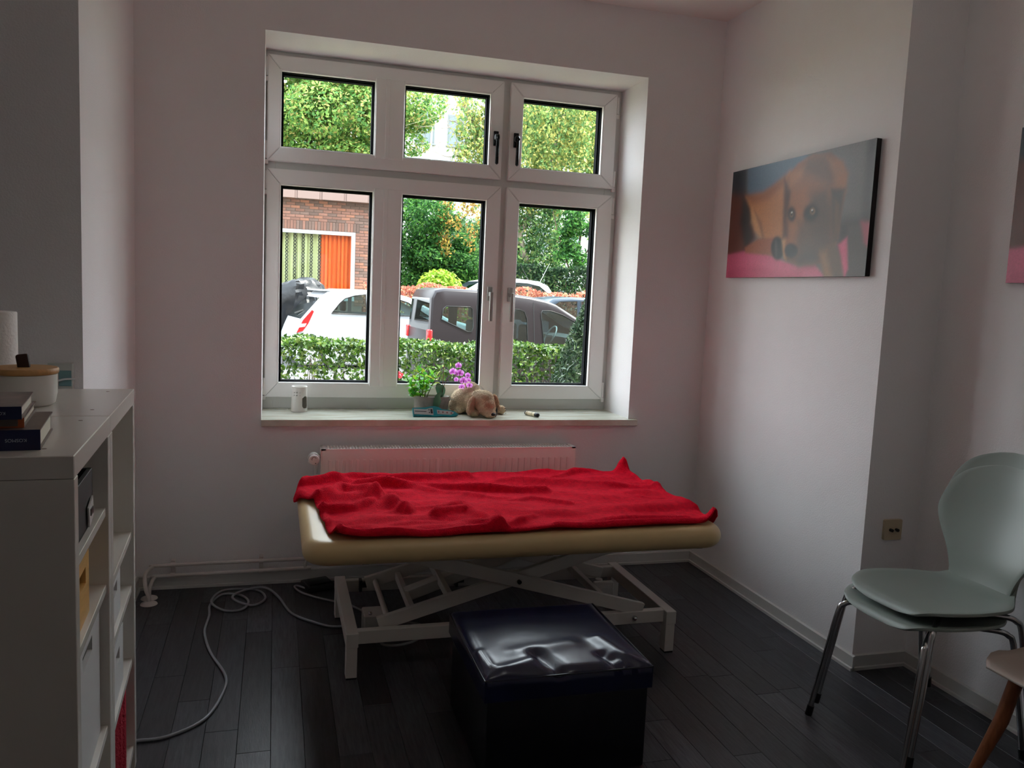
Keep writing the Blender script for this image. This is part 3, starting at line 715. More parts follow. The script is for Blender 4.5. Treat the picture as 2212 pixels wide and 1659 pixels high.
me = bpy.data.meshes.new('fleece'); me.from_pydata(co.tolist(), [], np.stack([i[:-1, :-1], i[:-1, 1:], i[1:, 1:], i[1:, :-1]], -1).reshape(-1, 4).tolist())
for p in me.polygons: p.use_smooth = True
RED = mat('red_fleece', (222, 10, 44), 0.95, var=.20, vscale=40, bump=.55, bscale=260, sheen=.35, spec=.1)
fo = link_mesh('fleece', me, RED, bl)
md = fo.modifiers.new('thick', 'SOLIDIFY'); md.thickness = .006; md.offset = 1

# ------------------------------------------------------------------ navy cube stool
NAVY = mat('navy_vinyl', (10, 16, 52), 0.27, bump=.10, bscale=7, spec=.6)
NAVYD = mat('black_navy_vinyl', (6, 7, 16), 0.38, bump=.05, bscale=12)
OX0, OX1, OY0, OY1, OZ = .590, 1.118, -1.825, -1.318, .345
ot = thing('cube_ottoman', 'dark navy vinyl cube ottoman with glossy creased lid in front of the table', 'ottoman', (.85, -1.57, 0))
obj('body', bbox(OX0 + .012, OX1 - .006, OY0 + .012, OY1 - .006, 0, .265, .008, 2), NAVYD, ot, smooth=40)
N = 56
us = np.linspace(0, 1, N); A_, B_ = np.meshgrid(us, us)
hz = np.zeros(A_.shape)
lx = OX0 + (OX1 - OX0) * A_; ly = OY0 + (OY1 - OY0) * B_
e = np.minimum.reduce([A_, 1 - A_, B_, 1 - B_])
hz = OZ - .016 * np.clip(1 - e / .07, 0, 1) ** 2 + .007 * np.sin(3 * A_ + 1) * np.sin(3.1 * B_)
for (a0, b0, a1, b1, h, wd) in ((.43, .01, .36, .22, -.016, .045), (.78, .02, .74, .16, -.014, .030), (.88, .02, .80, .10, -.009, .025), (.12, .05, .30, .12, .010, .05), (.86, .10, .80, .36, .012, .06), (.25, .25, .60, .32, .006, .07), (.05, .10, .03, .30, .008, .03)):
    hz += h * np.exp(-(seg_d((A_, B_), np.array((a0, b0)), np.array((a1, b1))) / wd) ** 2)
bm = BM(); vt = [[bm.verts.new((lx[j, i], ly[j, i], hz[j, i])) for i in range(N)] for j in range(N)]
for j in range(N - 1):
    for i in range(N - 1): bm.faces.new((vt[j][i], vt[j][i + 1], vt[j + 1][i + 1], vt[j + 1][i]))
rim = [vt[0][i] for i in range(N)] + [vt[j][N - 1] for j in range(1, N)] + [vt[N - 1][i] for i in range(N - 2, -1, -1)] + [vt[j][0] for j in range(N - 2, 0, -1)]
low1 = [bm.verts.new((v.co.x, v.co.y, .300)) for v in rim]; low2 = [bm.verts.new((v.co.x, v.co.y, .262)) for v in rim]
for a, b in ((rim, low1), (low1, low2)):
    for k in range(len(rim)): bm.faces.new((a[k], b[k], b[(k + 1) % len(rim)], a[(k + 1) % len(rim)]))
bm.faces.new(low2[::-1]); lid = obj('lid', bm, NAVY, ot, smooth=60, label='glossy navy lid with creases')
bm = BM()
cz = .333
tube(bm, spline([(OX0, OY0 + .002, cz - .006), (OX1, OY0 + .002, cz - .006), (OX1 + .001, OY1, cz - .004), (OX0, OY1, cz - .004)], 1, True), .0035, 6, closed=True); obj('piping', bm, NAVYD, lid)
bm = BM(); cyl(bm, (OX1 - .002, OY0 + .03, .298), (OX1 + .006, OY0 + .03, .298), .006, 10); obj('stud', bm, CHROME, ot)

# ------------------------------------------------------------------ floor cables and pedal
CABLE = mat('grey_rubber_cable', (140, 142, 148), 0.35)
pts = [(-.46, -1.40), (-.404, -1.37), (-.312, -1.362), (-.209, -1.276), (-.162, -1.11), (-.159, -.969), (-.225, -.76), (-.262, -.56), (-.257, -.383), (-.262, -.26), (-.22, -.14), (-.14, -.16), (-.10, -.25), (-.13, -.34), (-.20, -.335), (-.258, -.25), (-.22, -.12), (-.12, -.085), (-.05, -.13), (-.03, -.23), (-.08, -.295), (-.15, -.26), (-.17, -.19), (-.11, -.12), (-.03, -.11), (.03, -.212), (.084, -.415), (.177, -.534), (.245, -.590), (.31, -.60), (.36, -.66)]
zz = [.006 + (.010 if k in (15, 16, 21, 22, 23, 24) else 0) for k in range(len(pts))]
bm = BM(); tube(bm, spline([(x, y, z) for (x, y), z in zip(pts, zz)], 6), .0055, 8)
tag(obj('power_cable', bm, CABLE, smooth=60), 'grey power cable looped twice on the floor left of the table', 'cable')
fp = thing('foot_pedal', 'black foot control lying on the floor under the table by the wall', 'foot pedal', (.21, -.10, 0))
rotp = Matrix.Rotation(math.radians(18), 3, 'Z')
bm = BM(); box(bm, .145, .275, -.165, -.045, 0, .032, .008, 2, rot=rotp); obj('housing', bm, BLACKPL, fp, smooth=40)
bm = BM(); box(bm, .155, .262, -.150, -.075, .030, .040, .004, 2, rot=rotp, about=(.21, -.105, .016)); obj('rocker', bm, DARKMET, fp, smooth=40)
bm = BM(); tube(bm, spline([(.152, -.13, .010), (.118, -.085, .008), (.103, -.092, .006), (.13, -.165, .006), (.19, -.236, .006), (.25, -.287, .006), (.33, -.35, .006), (.40, -.46, .006)], 6), .0045, 8); obj('cable', bm, mat('pale_cable', (150, 150, 152), .4), fp, smooth=60)
# ------------------------------------------------------------------ chairs
SHELL = mat('grey_green_laminate', (138, 148, 142), 0.28, var=.03, vscale=3, spec=.5)
def make_chair():
    root = thing('stacking_chair', None, 'chair', (0, 0, 0), group='stacked grey shell chairs')
    prof = [(-.207, .435), (-.205, .440), (-.198, .449), (-.18, .455), (-.12, .4555), (-.04, .452), (.06, .448), (.12, .447), (.160, .449), (.190, .457), (.212, .472), (.226, .494), (.236, .52), (.245, .55), (.257, .60), (.272, .65), (.286, .695), (.299, .738), (.310, .782), (.320, .828), (.329, .866), (.335, .892), (.339, .911), (.341, .919)]
    wid = [.06, .118, .148, .172, .205, .217, .210, .196, .174, .150, .132, .124, .124, .130, .152, .186, .214, .228, .222, .206, .178, .138, .082, .03]
    bm = BM(); K = 17; rows = []
    pr = spline([(a, b, w_) for (a, b), w_ in zip(prof, wid)], 3)
    for s_ in pr:
        x, z, wv = s_
        row = []
        for k in range(K):
            q = -1 + 2 * k / (K - 1); y = wv * q
            dz = .016 * (abs(y) / .22) ** 2.2 if z < .47 else 0
            dx = -.032 * (abs(y) / .22) ** 2 if z > .56 else -.032 * (abs(y) / .22) ** 2 * max(0, (z - .47) / .09)
            row.append(bm.verts.new((x + dx, y, z + dz)))
        rows.append(row)
    for a, b in zip(rows, rows[1:]):
        for k in range(K - 1): bm.faces.new((a[k], a[k + 1], b[k + 1], b[k]))
    bmesh.ops.recalc_face_normals(bm, faces=bm.faces)
    o = obj('seat_shell', bm, SHELL, root, smooth=80); m = o.modifiers.new('ply', 'SOLIDIFY'); m.thickness = .010; m.offset = 0
    bv = o.modifiers.new('edge', 'BEVEL'); bv.width = .003; bv.segments = 2; bv.limit_method = 'ANGLE'
    bm = BM(); lathe(bm, [(0, -.012), (.05, -.012), (.055, 0), (0, 0)], (0, 0, .443), 20); box(bm, -.08, .10, -.10, .10, .428, .436, .003); obj('mount_plate', bm, BLACKPL, root, smooth=40)
    for sx_, sy_ in ((-1, 1), (-1, -1), (1, 1), (1, -1)):
        p = [(sx_ * .03, sy_ * .07, .424), (sx_ * .10, sy_ * .125, .424), (sx_ * .150, sy_ * .163, .423), (sx_ * .172, sy_ * .178, .412), (sx_ * .186, sy_ * .186, .385), (sx_ * .215, sy_ * .198, .22), (sx_ * .252, sy_ * .210, .018)]
        bm = BM(); tube(bm, spline(p, 5), .0098, 12); lg = obj('leg', bm, CHROME, root, smooth=60)
        bm = BM(); tube(bm, [(sx_ * .2485, sy_ * .2088, .035), (sx_ * .255, sy_ * .211, .0)], .0125, 12); obj('foot_cap', bm, BLACKPL, lg, smooth=60)
    return root
ch = make_chair(); ch2 = copy_tree(ch)
ch.location = (2.098, -1.832, 0); ch.rotation_euler = (0, 0, math.radians(3.0))
ch2.location = (2.122, -1.834, .046); ch2.rotation_euler = (0, 0, math.radians(3.0))
ch['label'] = 'lower of the two stacked grey shell chairs on chrome legs, its feet on the floor'
ch2['label'] = 'upper of the two stacked grey shell chairs, its seat and back in full view'

# wooden-legged shell chair at the right edge
WOODL = mat('brown_wood', (150, 88, 52), 0.45, var=.25, vscale=6, stretch=(18, 18, 1.5))
wc = thing('wooden_leg_chair', 'pale shell chair on tapered brown wooden legs, cut off at the right edge', 'chair', (2.208, -2.335, 0))
bm = BM(); K = 22; rows = []
for k in range(K):
    a = k / (K - 1)
    row = []
    for j in range(K):
        q = -1 + 2 * j / (K - 1)
        # seat from the front edge back, then rising into the backrest
        s_ = a * .80
        if s_ < .40: x, z = -.215 + s_, .418 - .03 * math.sin(math.pi * s_ / .42)
        else:
            t = (s_ - .40); x, z = .185 + .19 * t, .418 - .004 + t * .93
        wv = .215 - .07 * max(0, 1 - s_ / .12) ** 2 - .05 * max(0, (s_ - .62) / .18) ** 2
        y = wv * q; lift = (abs(q) ** 2.6) * (.030 + .05 * max(0, min(1, (s_ - .15) / .3)))
        if s_ >= .40: row.append(bm.verts.new((2.208 + x - lift * 1.2, -2.335 + y, z)))
        else: row.append(bm.verts.new((2.208 + x, -2.335 + y, z + lift * (1 if s_ > .1 else s_ / .1))))
    rows.append(row)
for a, b in zip(rows, rows[1:]):
    for k in range(K - 1): bm.faces.new((a[k], a[k + 1], b[k + 1], b[k]))
bmesh.ops.recalc_face_normals(bm, faces=bm.faces)
o = obj('seat_shell', bm, mat('warm_grey_shell', (176, 160, 150), .4), wc, smooth=80); m = o.modifiers.new('t', 'SOLIDIFY'); m.thickness = .008; m.offset = -1
bm = BM(); box(bm, 2.11, 2.37, -2.46, -2.215, .394, .412, .006, 2); obj('seat_pad', bm, mat('grey_felt', (92, 92, 90), .9), wc, smooth=40, label='grey felt seat pad')
for sx_, sy_ in ((-1, 1), (-1, -1), (1, 1), (1, -1)):
    bm = BM(); tube(bm, [(2.208 + sx_ * .118, -2.335 + sy_ * .125, .385), (2.208 + sx_ * .150, -2.335 + sy_ * .132, .26), (2.208 + sx_ * .262, -2.335 + sy_ * .155, 0)], [.020, .020, .011], 14); obj('leg', bm, WOODL, wc, smooth=60)
obj('leg_mount', bbox(2.10, 2.35, -2.46, -2.21, .372, .384, .004), BLACKPL, wc)
# ------------------------------------------------------------------ shelf units at the left, seen from their end
CF = Vector((-.382, -1.475, 0)); CD = Vector((.0483, -.9988, 0)).normalized(); CO = Vector((-CD.y, CD.x, 0))   # along, and out into the room
def cp(t, dep, z): return CF + CD * t - CO * dep + Vector((0, 0, z))
def cbox(bm, t0, t1, d0, d1, z0, z1, bev=0.0, seg=1):
    vs = box(bm, 0, t1 - t0, 0, d1 - d0, 0, z1 - z0, bev, seg); o = cp(t0, d0, z0)
    M4 = Matrix(((CD.x, -CO.x, 0, o.x), (CD.y, -CO.y, 0, o.y), (0, 0, 1, o.z), (0, 0, 0, 1)))
    bmesh.ops.transform(bm, matrix=M4, verts=vs); return vs
def cb(*a, **k):
    bm = BM(); cbox(bm, *a, **k); return bm
DEP = .39
SHELF = mat('white_shelf_foil', (212, 206, 198), 0.25)
def unit(t0, t1, shelves, label):
    c = cp((t0 + t1) / 2, DEP / 2, 0); u = thing('shelf_unit', label, 'shelf', tuple(c), group='white open shelf units')
    S = .036
    obj('side_panel', cb(t0, t0 + S, 0, DEP, 0, 1.078, .0012), SHELF, u); obj('side_panel', cb(t1 - S, t1, 0, DEP, 0, 1.078, .0012), SHELF, u)
    obj('top_board', cb(t0, t1, 0, DEP, 1.0785, 1.12, .0015), SHELF, u); obj('bottom_board', cb(t0 + S, t1 - S, .004, DEP, .05, .072, .001), SHELF, u)
    obj('back_panel', cb(t0 + S, t1 - S, DEP - .006, DEP - .001, .05, 1.078), SHELF, u)
    obj('plinth', cb(t0 + S, t1 - S, .02, .034, 0, .05), SHELF, u)
    for z in shelves: obj('shelf_board', cb(t0 + S, t1 - S, .006, DEP - .007, z - .020, z, .001), SHELF, u)
    return u
unit(.002, .4955, (.716, .558, .340), 'white open shelf unit nearest the window, its top shelf empty')
un = unit(.4985, .951, (.917, .738, .400), 'white open shelf unit nearest the camera, its plain end turned to the room')
for (t, dp) in ((.40, .05), (.56, .05), (.88, .06), (.06, .06)):
    bm = BM(); p = cp(t, dp, 1.1203); lathe(bm, [(0, .0003), (.004, .0003), (.005, -.0005)], p, 10); obj('cam_cover', bm, mat('brown_cap', (110, 90, 78), .5), un)

def crate(name, label, cat, t0, t1, d0, d1, z0, z1, m, hole=None, th=.010):
    """open box with a grip hole cut through its front"""
    c = cp((t0 + t1) / 2, (d0 + d1) / 2, z0); o = thing(name, label, cat, tuple(c))
    bm = BM()
    cbox(bm, t0, t1, d0, d1, z0, z0 + th, .001); cbox(bm, t0, t0 + th, d0, d1, z0, z1, .001); cbox(bm, t1 - th, t1, d0, d1, z0, z1, .001); cbox(bm, t0, t1, d1 - th, d1, z0, z1, .001)
    obj('box_body', bm, m, o)
    bm = BM()
    if hole:
        a, b, c0, c1 = hole
        cbox(bm, t0, t1, d0, d0 + th, z0, c0); cbox(bm, t0, t1, d0, d0 + th, c1, z1); cbox(bm, t0, a, d0, d0 + th, c0, c1); cbox(bm, b, t1, d0, d0 + th, c0, c1)
    else: cbox(bm, t0, t1, d0, d0 + th, z0, z1, .001)
    obj('front_panel', bm, m, o)
    return o
WBOX = mat('white_box_card', (205, 203, 202), 0.5); BBOX = mat('black_box_card', (28, 28, 30), 0.6); PINE = mat('pine_wood', (222, 172, 96), 0.5, var=.12, vscale=5, stretch=(2, 2, 14))
bx = crate('storage_box', 'black storage box with a white tag on the near upper shelf', 'box', .630, .912, .018, .33, .917, 1.030, BBOX)
bm = BM(); vs = cbox(bm, .660, .715, .012, .015, .928, .972, 0); bmesh.ops.rotate(bm, verts=vs, cent=cp(.69, .013, .95), matrix=Matrix.Rotation(.25, 3, CO)); tg = obj('paper_tag', bm, WBOX, bx, label='white paper tag')
bm = BM(); cbox(bm, .672, .702, .0105, .0122, .944, .958); obj('tag_print', bm, DARKMET, tg)
crate('wooden_box', 'light wooden box with a grip hole on the near middle shelf', 'box', .690, .912, .018, .33, .738, .872, PINE, hole=(.73, .80, .812, .846))
crate('file_box', 'tall white file box on the near lower shelf', 'box', .560, .912, .018, .34, .400, .690, WBOX, hole=(.66, .78, .640, .672))
crate('white_box', 'white box with a grip hole on the second shelf of the far unit', 'box', .215, .455, .015, .34, .558, .692, WBOX, hole=(.28, .34, .632, .660))
crate('white_box', 'white open box with a grip hole on the third shelf of the far unit', 'box', .165, .455, .015, .34, .340, .500, WBOX, hole=(.24, .31, .432, .465))
bm = BM()
n_ = 26
for a in range(3):
    ga = [cp(.10 + .35 * k / n_, .016 + .06 * a + .006 * math.sin(k * 1.1 + a), .072) for k in range(n_ + 1)]
    for d_ in (0,):
        lo = [bm.verts.new(p) for p in ga]; hi = [bm.verts.new(p + Vector((0, 0, .245 - .02 * a + .004 * math.sin(k * .9)))) for k, p in enumerate(ga)]
        lo2 = [bm.verts.new(p - CO * .05) for p in ga]; hi2 = [bm.verts.new(v.co - CO * .05) for v in hi]
        for k in range(n_):
            for A, B in ((lo, hi), (hi, hi2), (hi2, lo2), (lo2, lo)): bm.faces.new((A[k], A[k + 1], B[k + 1], B[k]))
        for k in (0, n_): bm.faces.new((lo[k], hi[k], hi2[k], lo2[k]))
bmesh.ops.recalc_face_normals(bm, faces=bm.faces)
tag(obj('folded_fleece', bm, mat('dark_red_fleece', (170, 14, 44), .95, bump=.5, bscale=160, sheen=.2), smooth=50, loc=tuple(cp(.28, .14, .072))), 'folded red cloth in the bottom compartment of the far shelf unit', 'cloth')

# books
def book(label, corner, ang, wdt, dep, z0, h, spine, cover, title, tc, tsize, toff, band=None):
    b = thing('book', label, 'book', (corner[0], corner[1], z0), group='books stacked on the shelf top')
    R = Matrix.Rotation(math.radians(ang), 4, 'Z'); T = Matrix.Translation((corner[0], corner[1], z0))
    def fin(bm): bmesh.ops.transform(bm, matrix=T @ R, verts=bm.verts); return bm
    bm = BM(); box(bm, -wdt + .003, -.004, .003, dep - .004, .0025, h - .0025); obj('page_block', fin(bm), mat('paper', (226, 220, 206), .8, var=.05, vscale=60, stretch=(1, 1, 30)), b)
    bm = BM(); box(bm, -wdt, 0, 0, dep, 0, .0025); box(bm, -wdt, 0, 0, dep, h - .0025, h); obj('cover', fin(bm), cover, b)
    bm = BM(); box(bm, -wdt, 0, -.002, .0005, 0, h); sp = obj('spine', fin(bm), spine, b)
    if band:
        bm = BM(); box(bm, -wdt * .62, -.01, -.0026, -.0019, h * .15, h * .85); obj('spine_band', fin(bm), band, sp)
    if title:
        cu = bpy.data.curves.new('t', 'FONT'); cu.body = title; cu.size = tsize; cu.extrude = .0003; cu.align_x = 'CENTER'; cu.align_y = 'CENTER'
        to = bpy.data.objects.new('t', cu); COL.objects.link(to); dg = bpy.context.evaluated_depsgraph_get(); me = bpy.data.meshes.new_from_object(to.evaluated_get(dg))
        bpy.data.objects.remove(to); bm = BM(); bm.from_mesh(me)
        M4 = Matrix.Translation((toff, -.0024, h / 2)) @ Matrix.Rotation(math.pi / 2, 4, 'X') @ Matrix.Rotation(math.pi, 4, 'Z')
        bmesh.ops.transform(bm, matrix=M4, verts=bm.verts); obj('title', fin(bm), tc, sp, label='small grey lettering, upside down')
    return b
NB = mat('navy_cover', (16, 24, 66), .35); GB = mat('brown_grey_cover', (112, 96, 88), .4, var=.2, vscale=14); OB = mat('orange_cover', (176, 82, 38), .4); PB = mat('photo_cover', (120, 104, 98), .3, var=.45, vscale=22)
TXT = mat('grey_print', (170, 176, 190), .5)
book('thick navy-spined book at the bottom of the stack on the shelf', (-.402, -2.368), 8, .19, .215, 1.1205, .037, NB, GB, 'KOSMOS', TXT, .0085, -.038)
book('thin orange-spined book in the middle of the stack on the shelf', (-.432, -2.350), 9, .18, .215, 1.158, .018, OB, PB, None, TXT, .01, 0, band=GB)
book('navy-spined book with a picture cover on top of the stack', (-.430, -2.372), 9, .17, .205, 1.1765, .023, NB, PB, 'KOSMOS', TXT, .0078, -.040)
# canister
cs = thing('canister', 'white ceramic canister with a bamboo lid on the shelf top', 'canister', (-.575, -1.80, 1.1205))
CER = mat('white_ceramic', (222, 218, 212), .35)
bm = BM(); lathe(bm, [(0, 0), (.058, 0), (.066, .006), (.0705, .03), (.0715, .075), (.068, .075), (.066, .03), (.05, .008), (0, .008)], (-.575, -1.80, 1.1205), 40); obj('jar', bm, CER, cs, smooth=50)
bm = BM(); lathe(bm, [(0, 0), (.072, 0), (.0745, .003), (.0745, .011), (.072, .014), (0, .014)], (-.575, -1.80, 1.1965), 40); ld = obj('lid', bm, mat('bamboo', (196, 148, 92), .5, var=.12, vscale=10, stretch=(3, 40, 3)), cs, smooth=40, label='round bamboo lid')
bm = BM(); vs = box(bm, -.588, -.560, -1.806, -1.794, 1.207, 1.242, .005, 2); bmesh.ops.rotate(bm, verts=vs, cent=(-.575, -1.80, 1.21), matrix=Matrix.Rotation(-.15, 3, 'Y')); obj('loop_handle', bm, mat('dark_leather', (58, 38, 30), .6), ld, smooth=40, label='dark leather tab')
rl = thing('paper_roll', 'white paper towel roll standing behind the canister', 'paper roll', (-.730, -1.50, 1.1205))
bm = BM(); lathe(bm, [(.02, 0), (.060, 0), (.062, .003), (.062, .205), (.060, .208), (.02, .208), (.02, 0)], (-.730, -1.50, 1.1205), 40); obj('roll', bm, mat('tissue', (232, 228, 224), .9, bump=.2, bscale=120), rl, smooth=40)
bm = BM(); lathe(bm, [(.018, .002), (.0198, .002), (.0198, .206), (.018, .206), (.018, .002)], (-.730, -1.50, 1.1205), 24); obj('cardboard_core', bm, mat('cardboard', (150, 116, 84), .9), rl, smooth=40)

# ------------------------------------------------------------------ things on the sill
SZ = .8005
bu = thing('oil_burner', 'white ceramic oil burner at the left end of the sill', 'oil burner', (.121, .232, SZ))
bm = BM(); SEG, R0, R1, HB = 72, .040, .036, .122
zs = np.linspace(0, HB, 46); grid = []
for z in zs:
    rr = R0 + (R1 - R0) * z / HB
    grid.append([bm.verts.new((.121 + rr * math.cos(2 * math.pi * k / SEG), .232 + rr * math.sin(2 * math.pi * k / SEG), SZ + z)) for k in range(SEG)])
for j in range(len(zs) - 1):
    zc = (zs[j] + zs[j + 1]) / 2
    for k in range(SEG):
        a = math.degrees(2 * math.pi * (k + .5) / SEG) % 360
        da = (a - 318 + 180) % 360 - 180; hole = False
        xx = da / 360 * 2 * math.pi * .038
        if abs(xx) < .019 and .020 < zc < .078 and (zc < .062 or math.hypot(xx, (zc - .062) * 1.1) < .019) and (zc > .034 or math.hypot(xx, zc - .036) < .019): hole = True
        da2 = (a - 250 + 180) % 360 - 180
        for ci in (-22, 0, 22):
            for zi in (.083, .097):
                if abs(da2 - ci) < 4 and abs(zc - zi) < .0030: hole = True
        if not hole: bm.faces.new((grid[j][k], grid[j][(k + 1) % SEG], grid[j + 1][(k + 1) % SEG], grid[j + 1][k]))
bmesh.ops.delete(bm, geom=[v for v in bm.verts if not v.link_faces], context='VERTS')
bmesh.ops.recalc_face_normals(bm, faces=bm.faces)
o = obj('burner_body', bm, CER, bu, smooth=60); m = o.modifiers.new('wall', 'SOLIDIFY'); m.thickness = .003; m.offset = -1
bm = BM(); lathe(bm, [(0, .108), (.030, .110), (.0362, .122), (.0385, .124), (.0375, .1265), (.034, .1265), (.028, .114), (0, .112)], (.121, .232, SZ), 48); obj('oil_dish', bm, CER, bu, smooth=50)
bm = BM(); lathe(bm, [(0, 0), (.038, 0), (.038, .004), (0, .004)], (.121, .232, SZ), 36); obj('base_disc', bm, CER, bu, smooth=40)

# planter with two plants
pc = Vector((.785, .195, SZ))
pot = thing('plant_pot', 'grey concrete oval pot with a leafy succulent and an orchid', 'potted plant', tuple(pc))
CONC = mat('concrete', (168, 162, 154), .85, rgb2=(124, 119, 113), vscale=14, bump=.1, bscale=120)
bm = BM(); lathe(bm, [(0, 0), (.84, 0), (.9, .004), (1, .082), (1, .088), (.93, .088), (.86, .078), (0, .074)], (0, 0, 0), 44)
for v in bm.verts: v.co.x *= .095; v.co.y *= .060
bmesh.ops.translate(bm, verts=bm.verts, vec=pc); obj('pot', bm, CONC, pot, smooth=40)
bm = BM(); lathe(bm, [(0, .0765), (.86, .0790)], (0, 0, 0), 44)
for v in bm.verts: v.co.x *= .095; v.co.y *= .060; v.co.z += .003 * math.sin(v.co.x * 300)
bmesh.ops.translate(bm, verts=bm.verts, vec=pc); obj('soil', bm, mat('soil', (62, 46, 34), .95, var=.4, vscale=60, bump=.6, bscale=90), pot)
STEM = mat('green_stem', (92, 104, 52), .6); BSTEM = mat('brown_stem', (96, 70, 42), .6)
LEAFM = [mat('leaf_bright_green', (136, 214, 66), .4, trans=.45, var=.12, vscale=20), mat('leaf_mid_green', (96, 180, 78), .4, trans=.4, var=.12, vscale=20), mat('leaf_yellow_green', (206, 224, 76), .45, trans=.45, var=.12, vscale=20)]
def leaf_mesh(name, m, L=.024, W=.009, curl=.12):
    bm = BM(); rows = []
    for i in range(6):
        t = i / 5; w_ = W * math.sin(math.pi * (t * .86 + .10)) ** .9 if 0 < i < 5 else .0006
        rows.append([bm.verts.new((t * L, s_ * w_, curl * L * (-t * t) + (.22 * w_ if s_ else 0))) for s_ in (-1, 0, 1)])
    for a, b in zip(rows, rows[1:]):
        for k in range(2): bm.faces.new((a[k], a[k + 1], b[k + 1], b[k]))
    for f in bm.faces: f.smooth = True
    me = bpy.data.meshes.new(name); bm.to_mesh(me); bm.free(); me.materials.append(m); return me
LM = [leaf_mesh('leaf_%d' % k, m) for k, m in enumerate(LEAFM)]
rr = random.Random(5)
base = WLOC[pot.name]
tips = [((.725, .195), (.715, .190, 1.030), .05), ((.735, .185), (.742, .180, 1.010), .05), ((.745, .205), (.790, .205, 1.008), .05), ((.755, .185), (.805, .175, .992), .05), ((.72, .19), (.668, .175, .955), .05), ((.71, .20), (.650, .195, .985), .03), ((.73, .21), (.700, .220, .975), .04), ((.75, .2), (.757, .19, .955), .04), ((.705, .20), (.672, .18, .905), .03), ((.72, .18), (.735, .165, .925), .03)]
for (bx_, by_), tip, _ in tips:
    p = spline([(bx_, by_, SZ + .075), ((bx_ * 1.2 + tip[0] * .8) / 2, (by_ + tip[1]) / 2, (SZ + .075 + tip[2]) / 2 - .004), tip], 5)
    bm = BM(); tube(bm, p, .0022, 6); obj('stem', bm, STEM, pot, smooth=60)
    n_ = 13
    for k in range(n_):
        t = 1 - .62 * (k / n_); q = p[min(len(p) - 1, int(t * (len(p) - 1)))]
        me = LM[rr.choices((0, 1, 2), (5, 3, 2 if tip[2] > .94 else 5))[0]]
        o = bpy.data.objects.new('leaf', me); COL.objects.link(o); o.parent = pot
        o.location = Vector(q) - base + Vector((rr.uniform(-.002, .002), rr.uniform(-.002, .002), rr.uniform(-.004, .004)))
        o.rotation_euler = (rr.uniform(-.5, .5), -rr.uniform(.0, .9) if k > 1 else -1.1, k * 2.4 + rr.uniform(-.3, .3))
        s_ = rr.uniform(1.05, 1.6); o.scale = (s_, s_, s_)
OL = mat('orchid_leaf', (84, 128, 96), .35, trans=.12, var=.08, vscale=10)
def big_leaf(pts, W):
    bm = BM(); rows = []; P = spline(pts, 4); n_ = len(P)
    for i, p in enumerate(P):
        t = i / (n_ - 1); w_ = W * (math.sin(math.pi * (.06 + .90 * t)) ** .7); d = (P[min(i + 1, n_ - 1)] - P[max(i - 1, 0)]).normalized(); s_ = d.cross(Vector((0, 1, .35))).normalized()
        rows.append([bm.verts.new(p + s_ * w_ * q + Vector((0, .25 * w_ * abs(q), 0))) for q in (-1, -.5, 0, .5, 1)])
    for a, b in zip(rows, rows[1:]):
        for k in range(4): bm.faces.new((a[k], a[k + 1], b[k + 1], b[k]))
    obj('orchid_leaf', bm, OL, pot, smooth=80)
big_leaf([(.826, .165, .882), (.822, .140, .900), (.806, .122, .884), (.796, .112, .852), (.791, .110, .826)], .021)
big_leaf([(.826, .170, .882), (.822, .165, .915), (.812, .160, .945), (.800, .155, .952)], .018)
big_leaf([(.832, .175, .882), (.838, .172, .920), (.832, .172, .950)], .015)
FB_ = [(.833, .172, .880), (.838, .165, .925), (.846, .155, .962), (.862, .140, .990), (.884, .128, 1.003), (.906, .120, 1.004), (.926, .116, .990), (.942, .114, .965), (.950, .112, .940)]
bm = BM(); tube(bm, spline(FB_, 6), .0018, 7); obj('flower_stem', bm, BSTEM, pot, smooth=60)
bm = BM(); tube(bm, [(.836, .178, .872), (.842, .180, 1.055)], .0016, 6); obj('support_stick', bm, mat('cane', (150, 104, 62), .6), pot, smooth=60)
bm = BM(); tube(bm, spline([(.86, .19, .888), (.872, .18, .892), (.884, .165, .878), (.892, .15, .874)], 5), .0014, 6); obj('air_root', bm, mat('root_grey', (150, 148, 136), .7), pot, smooth=60)
PET = mat('orchid_petal', (240, 172, 242), .5, trans=.45, var=.06, vscale=40); LIP = mat('orchid_lip', (160, 24, 120), .5)
def flower(c, s_, yaw, pitch):
    R = Matrix.Rotation(yaw, 3, 'Z') @ Matrix.Rotation(pitch, 3, 'X')
    def petal(ang, L, W):
        bm = BM(); rows = []
        for i in range(6):
            t = i / 5; w_ = W * math.sin(math.pi * min(1, t * .85 + .08)) ** .8 if i < 5 else W * .18
            rows.append([Vector((q * w_, -.10 * L * t * t - .002 * abs(q), t * L)) for q in (-1, -.5, 0, .5, 1)])
        vs = []
        A = Matrix.Rotation(ang, 3, 'Y')
        vr = [[bm.verts.new(Vector(c) + R @ (A @ (p * s_))) for p in r] for r in rows]
        for a, b in zip(vr, vr[1:]):
            for k in range(4): bm.faces.new((a[k], a[k + 1], b[k + 1], b[k]))
        return bm
    first = None
    fm = BM()
    for ang, L, W in ((0, .020, .0085), (2.15, .019, .0085), (-2.15, .019, .0085), (1.25, .021, .0130), (-1.25, .021, .0130)):
        b = petal(ang, L, W); me = bpy.data.meshes.new('tmp'); b.to_mesh(me); b.free(); fm.from_mesh(me); bpy.data.meshes.remove(me)
    f = obj('blossom', fm, PET, pot, smooth=80, label='pink orchid blossom')
    bm = BM(); p = Vector(c) + R @ Vector((0, -.004, -.004)) * s_; ball(bm, p, (.0026 * s_, .004 * s_, .0040 * s_), 8, 6); ball(bm, Vector(c) + R @ Vector((0, -.005, .002)) * s_, .0016 * s_, 8, 6)
    obj('lip', bm, LIP, f, smooth=60, label='dark magenta lip')
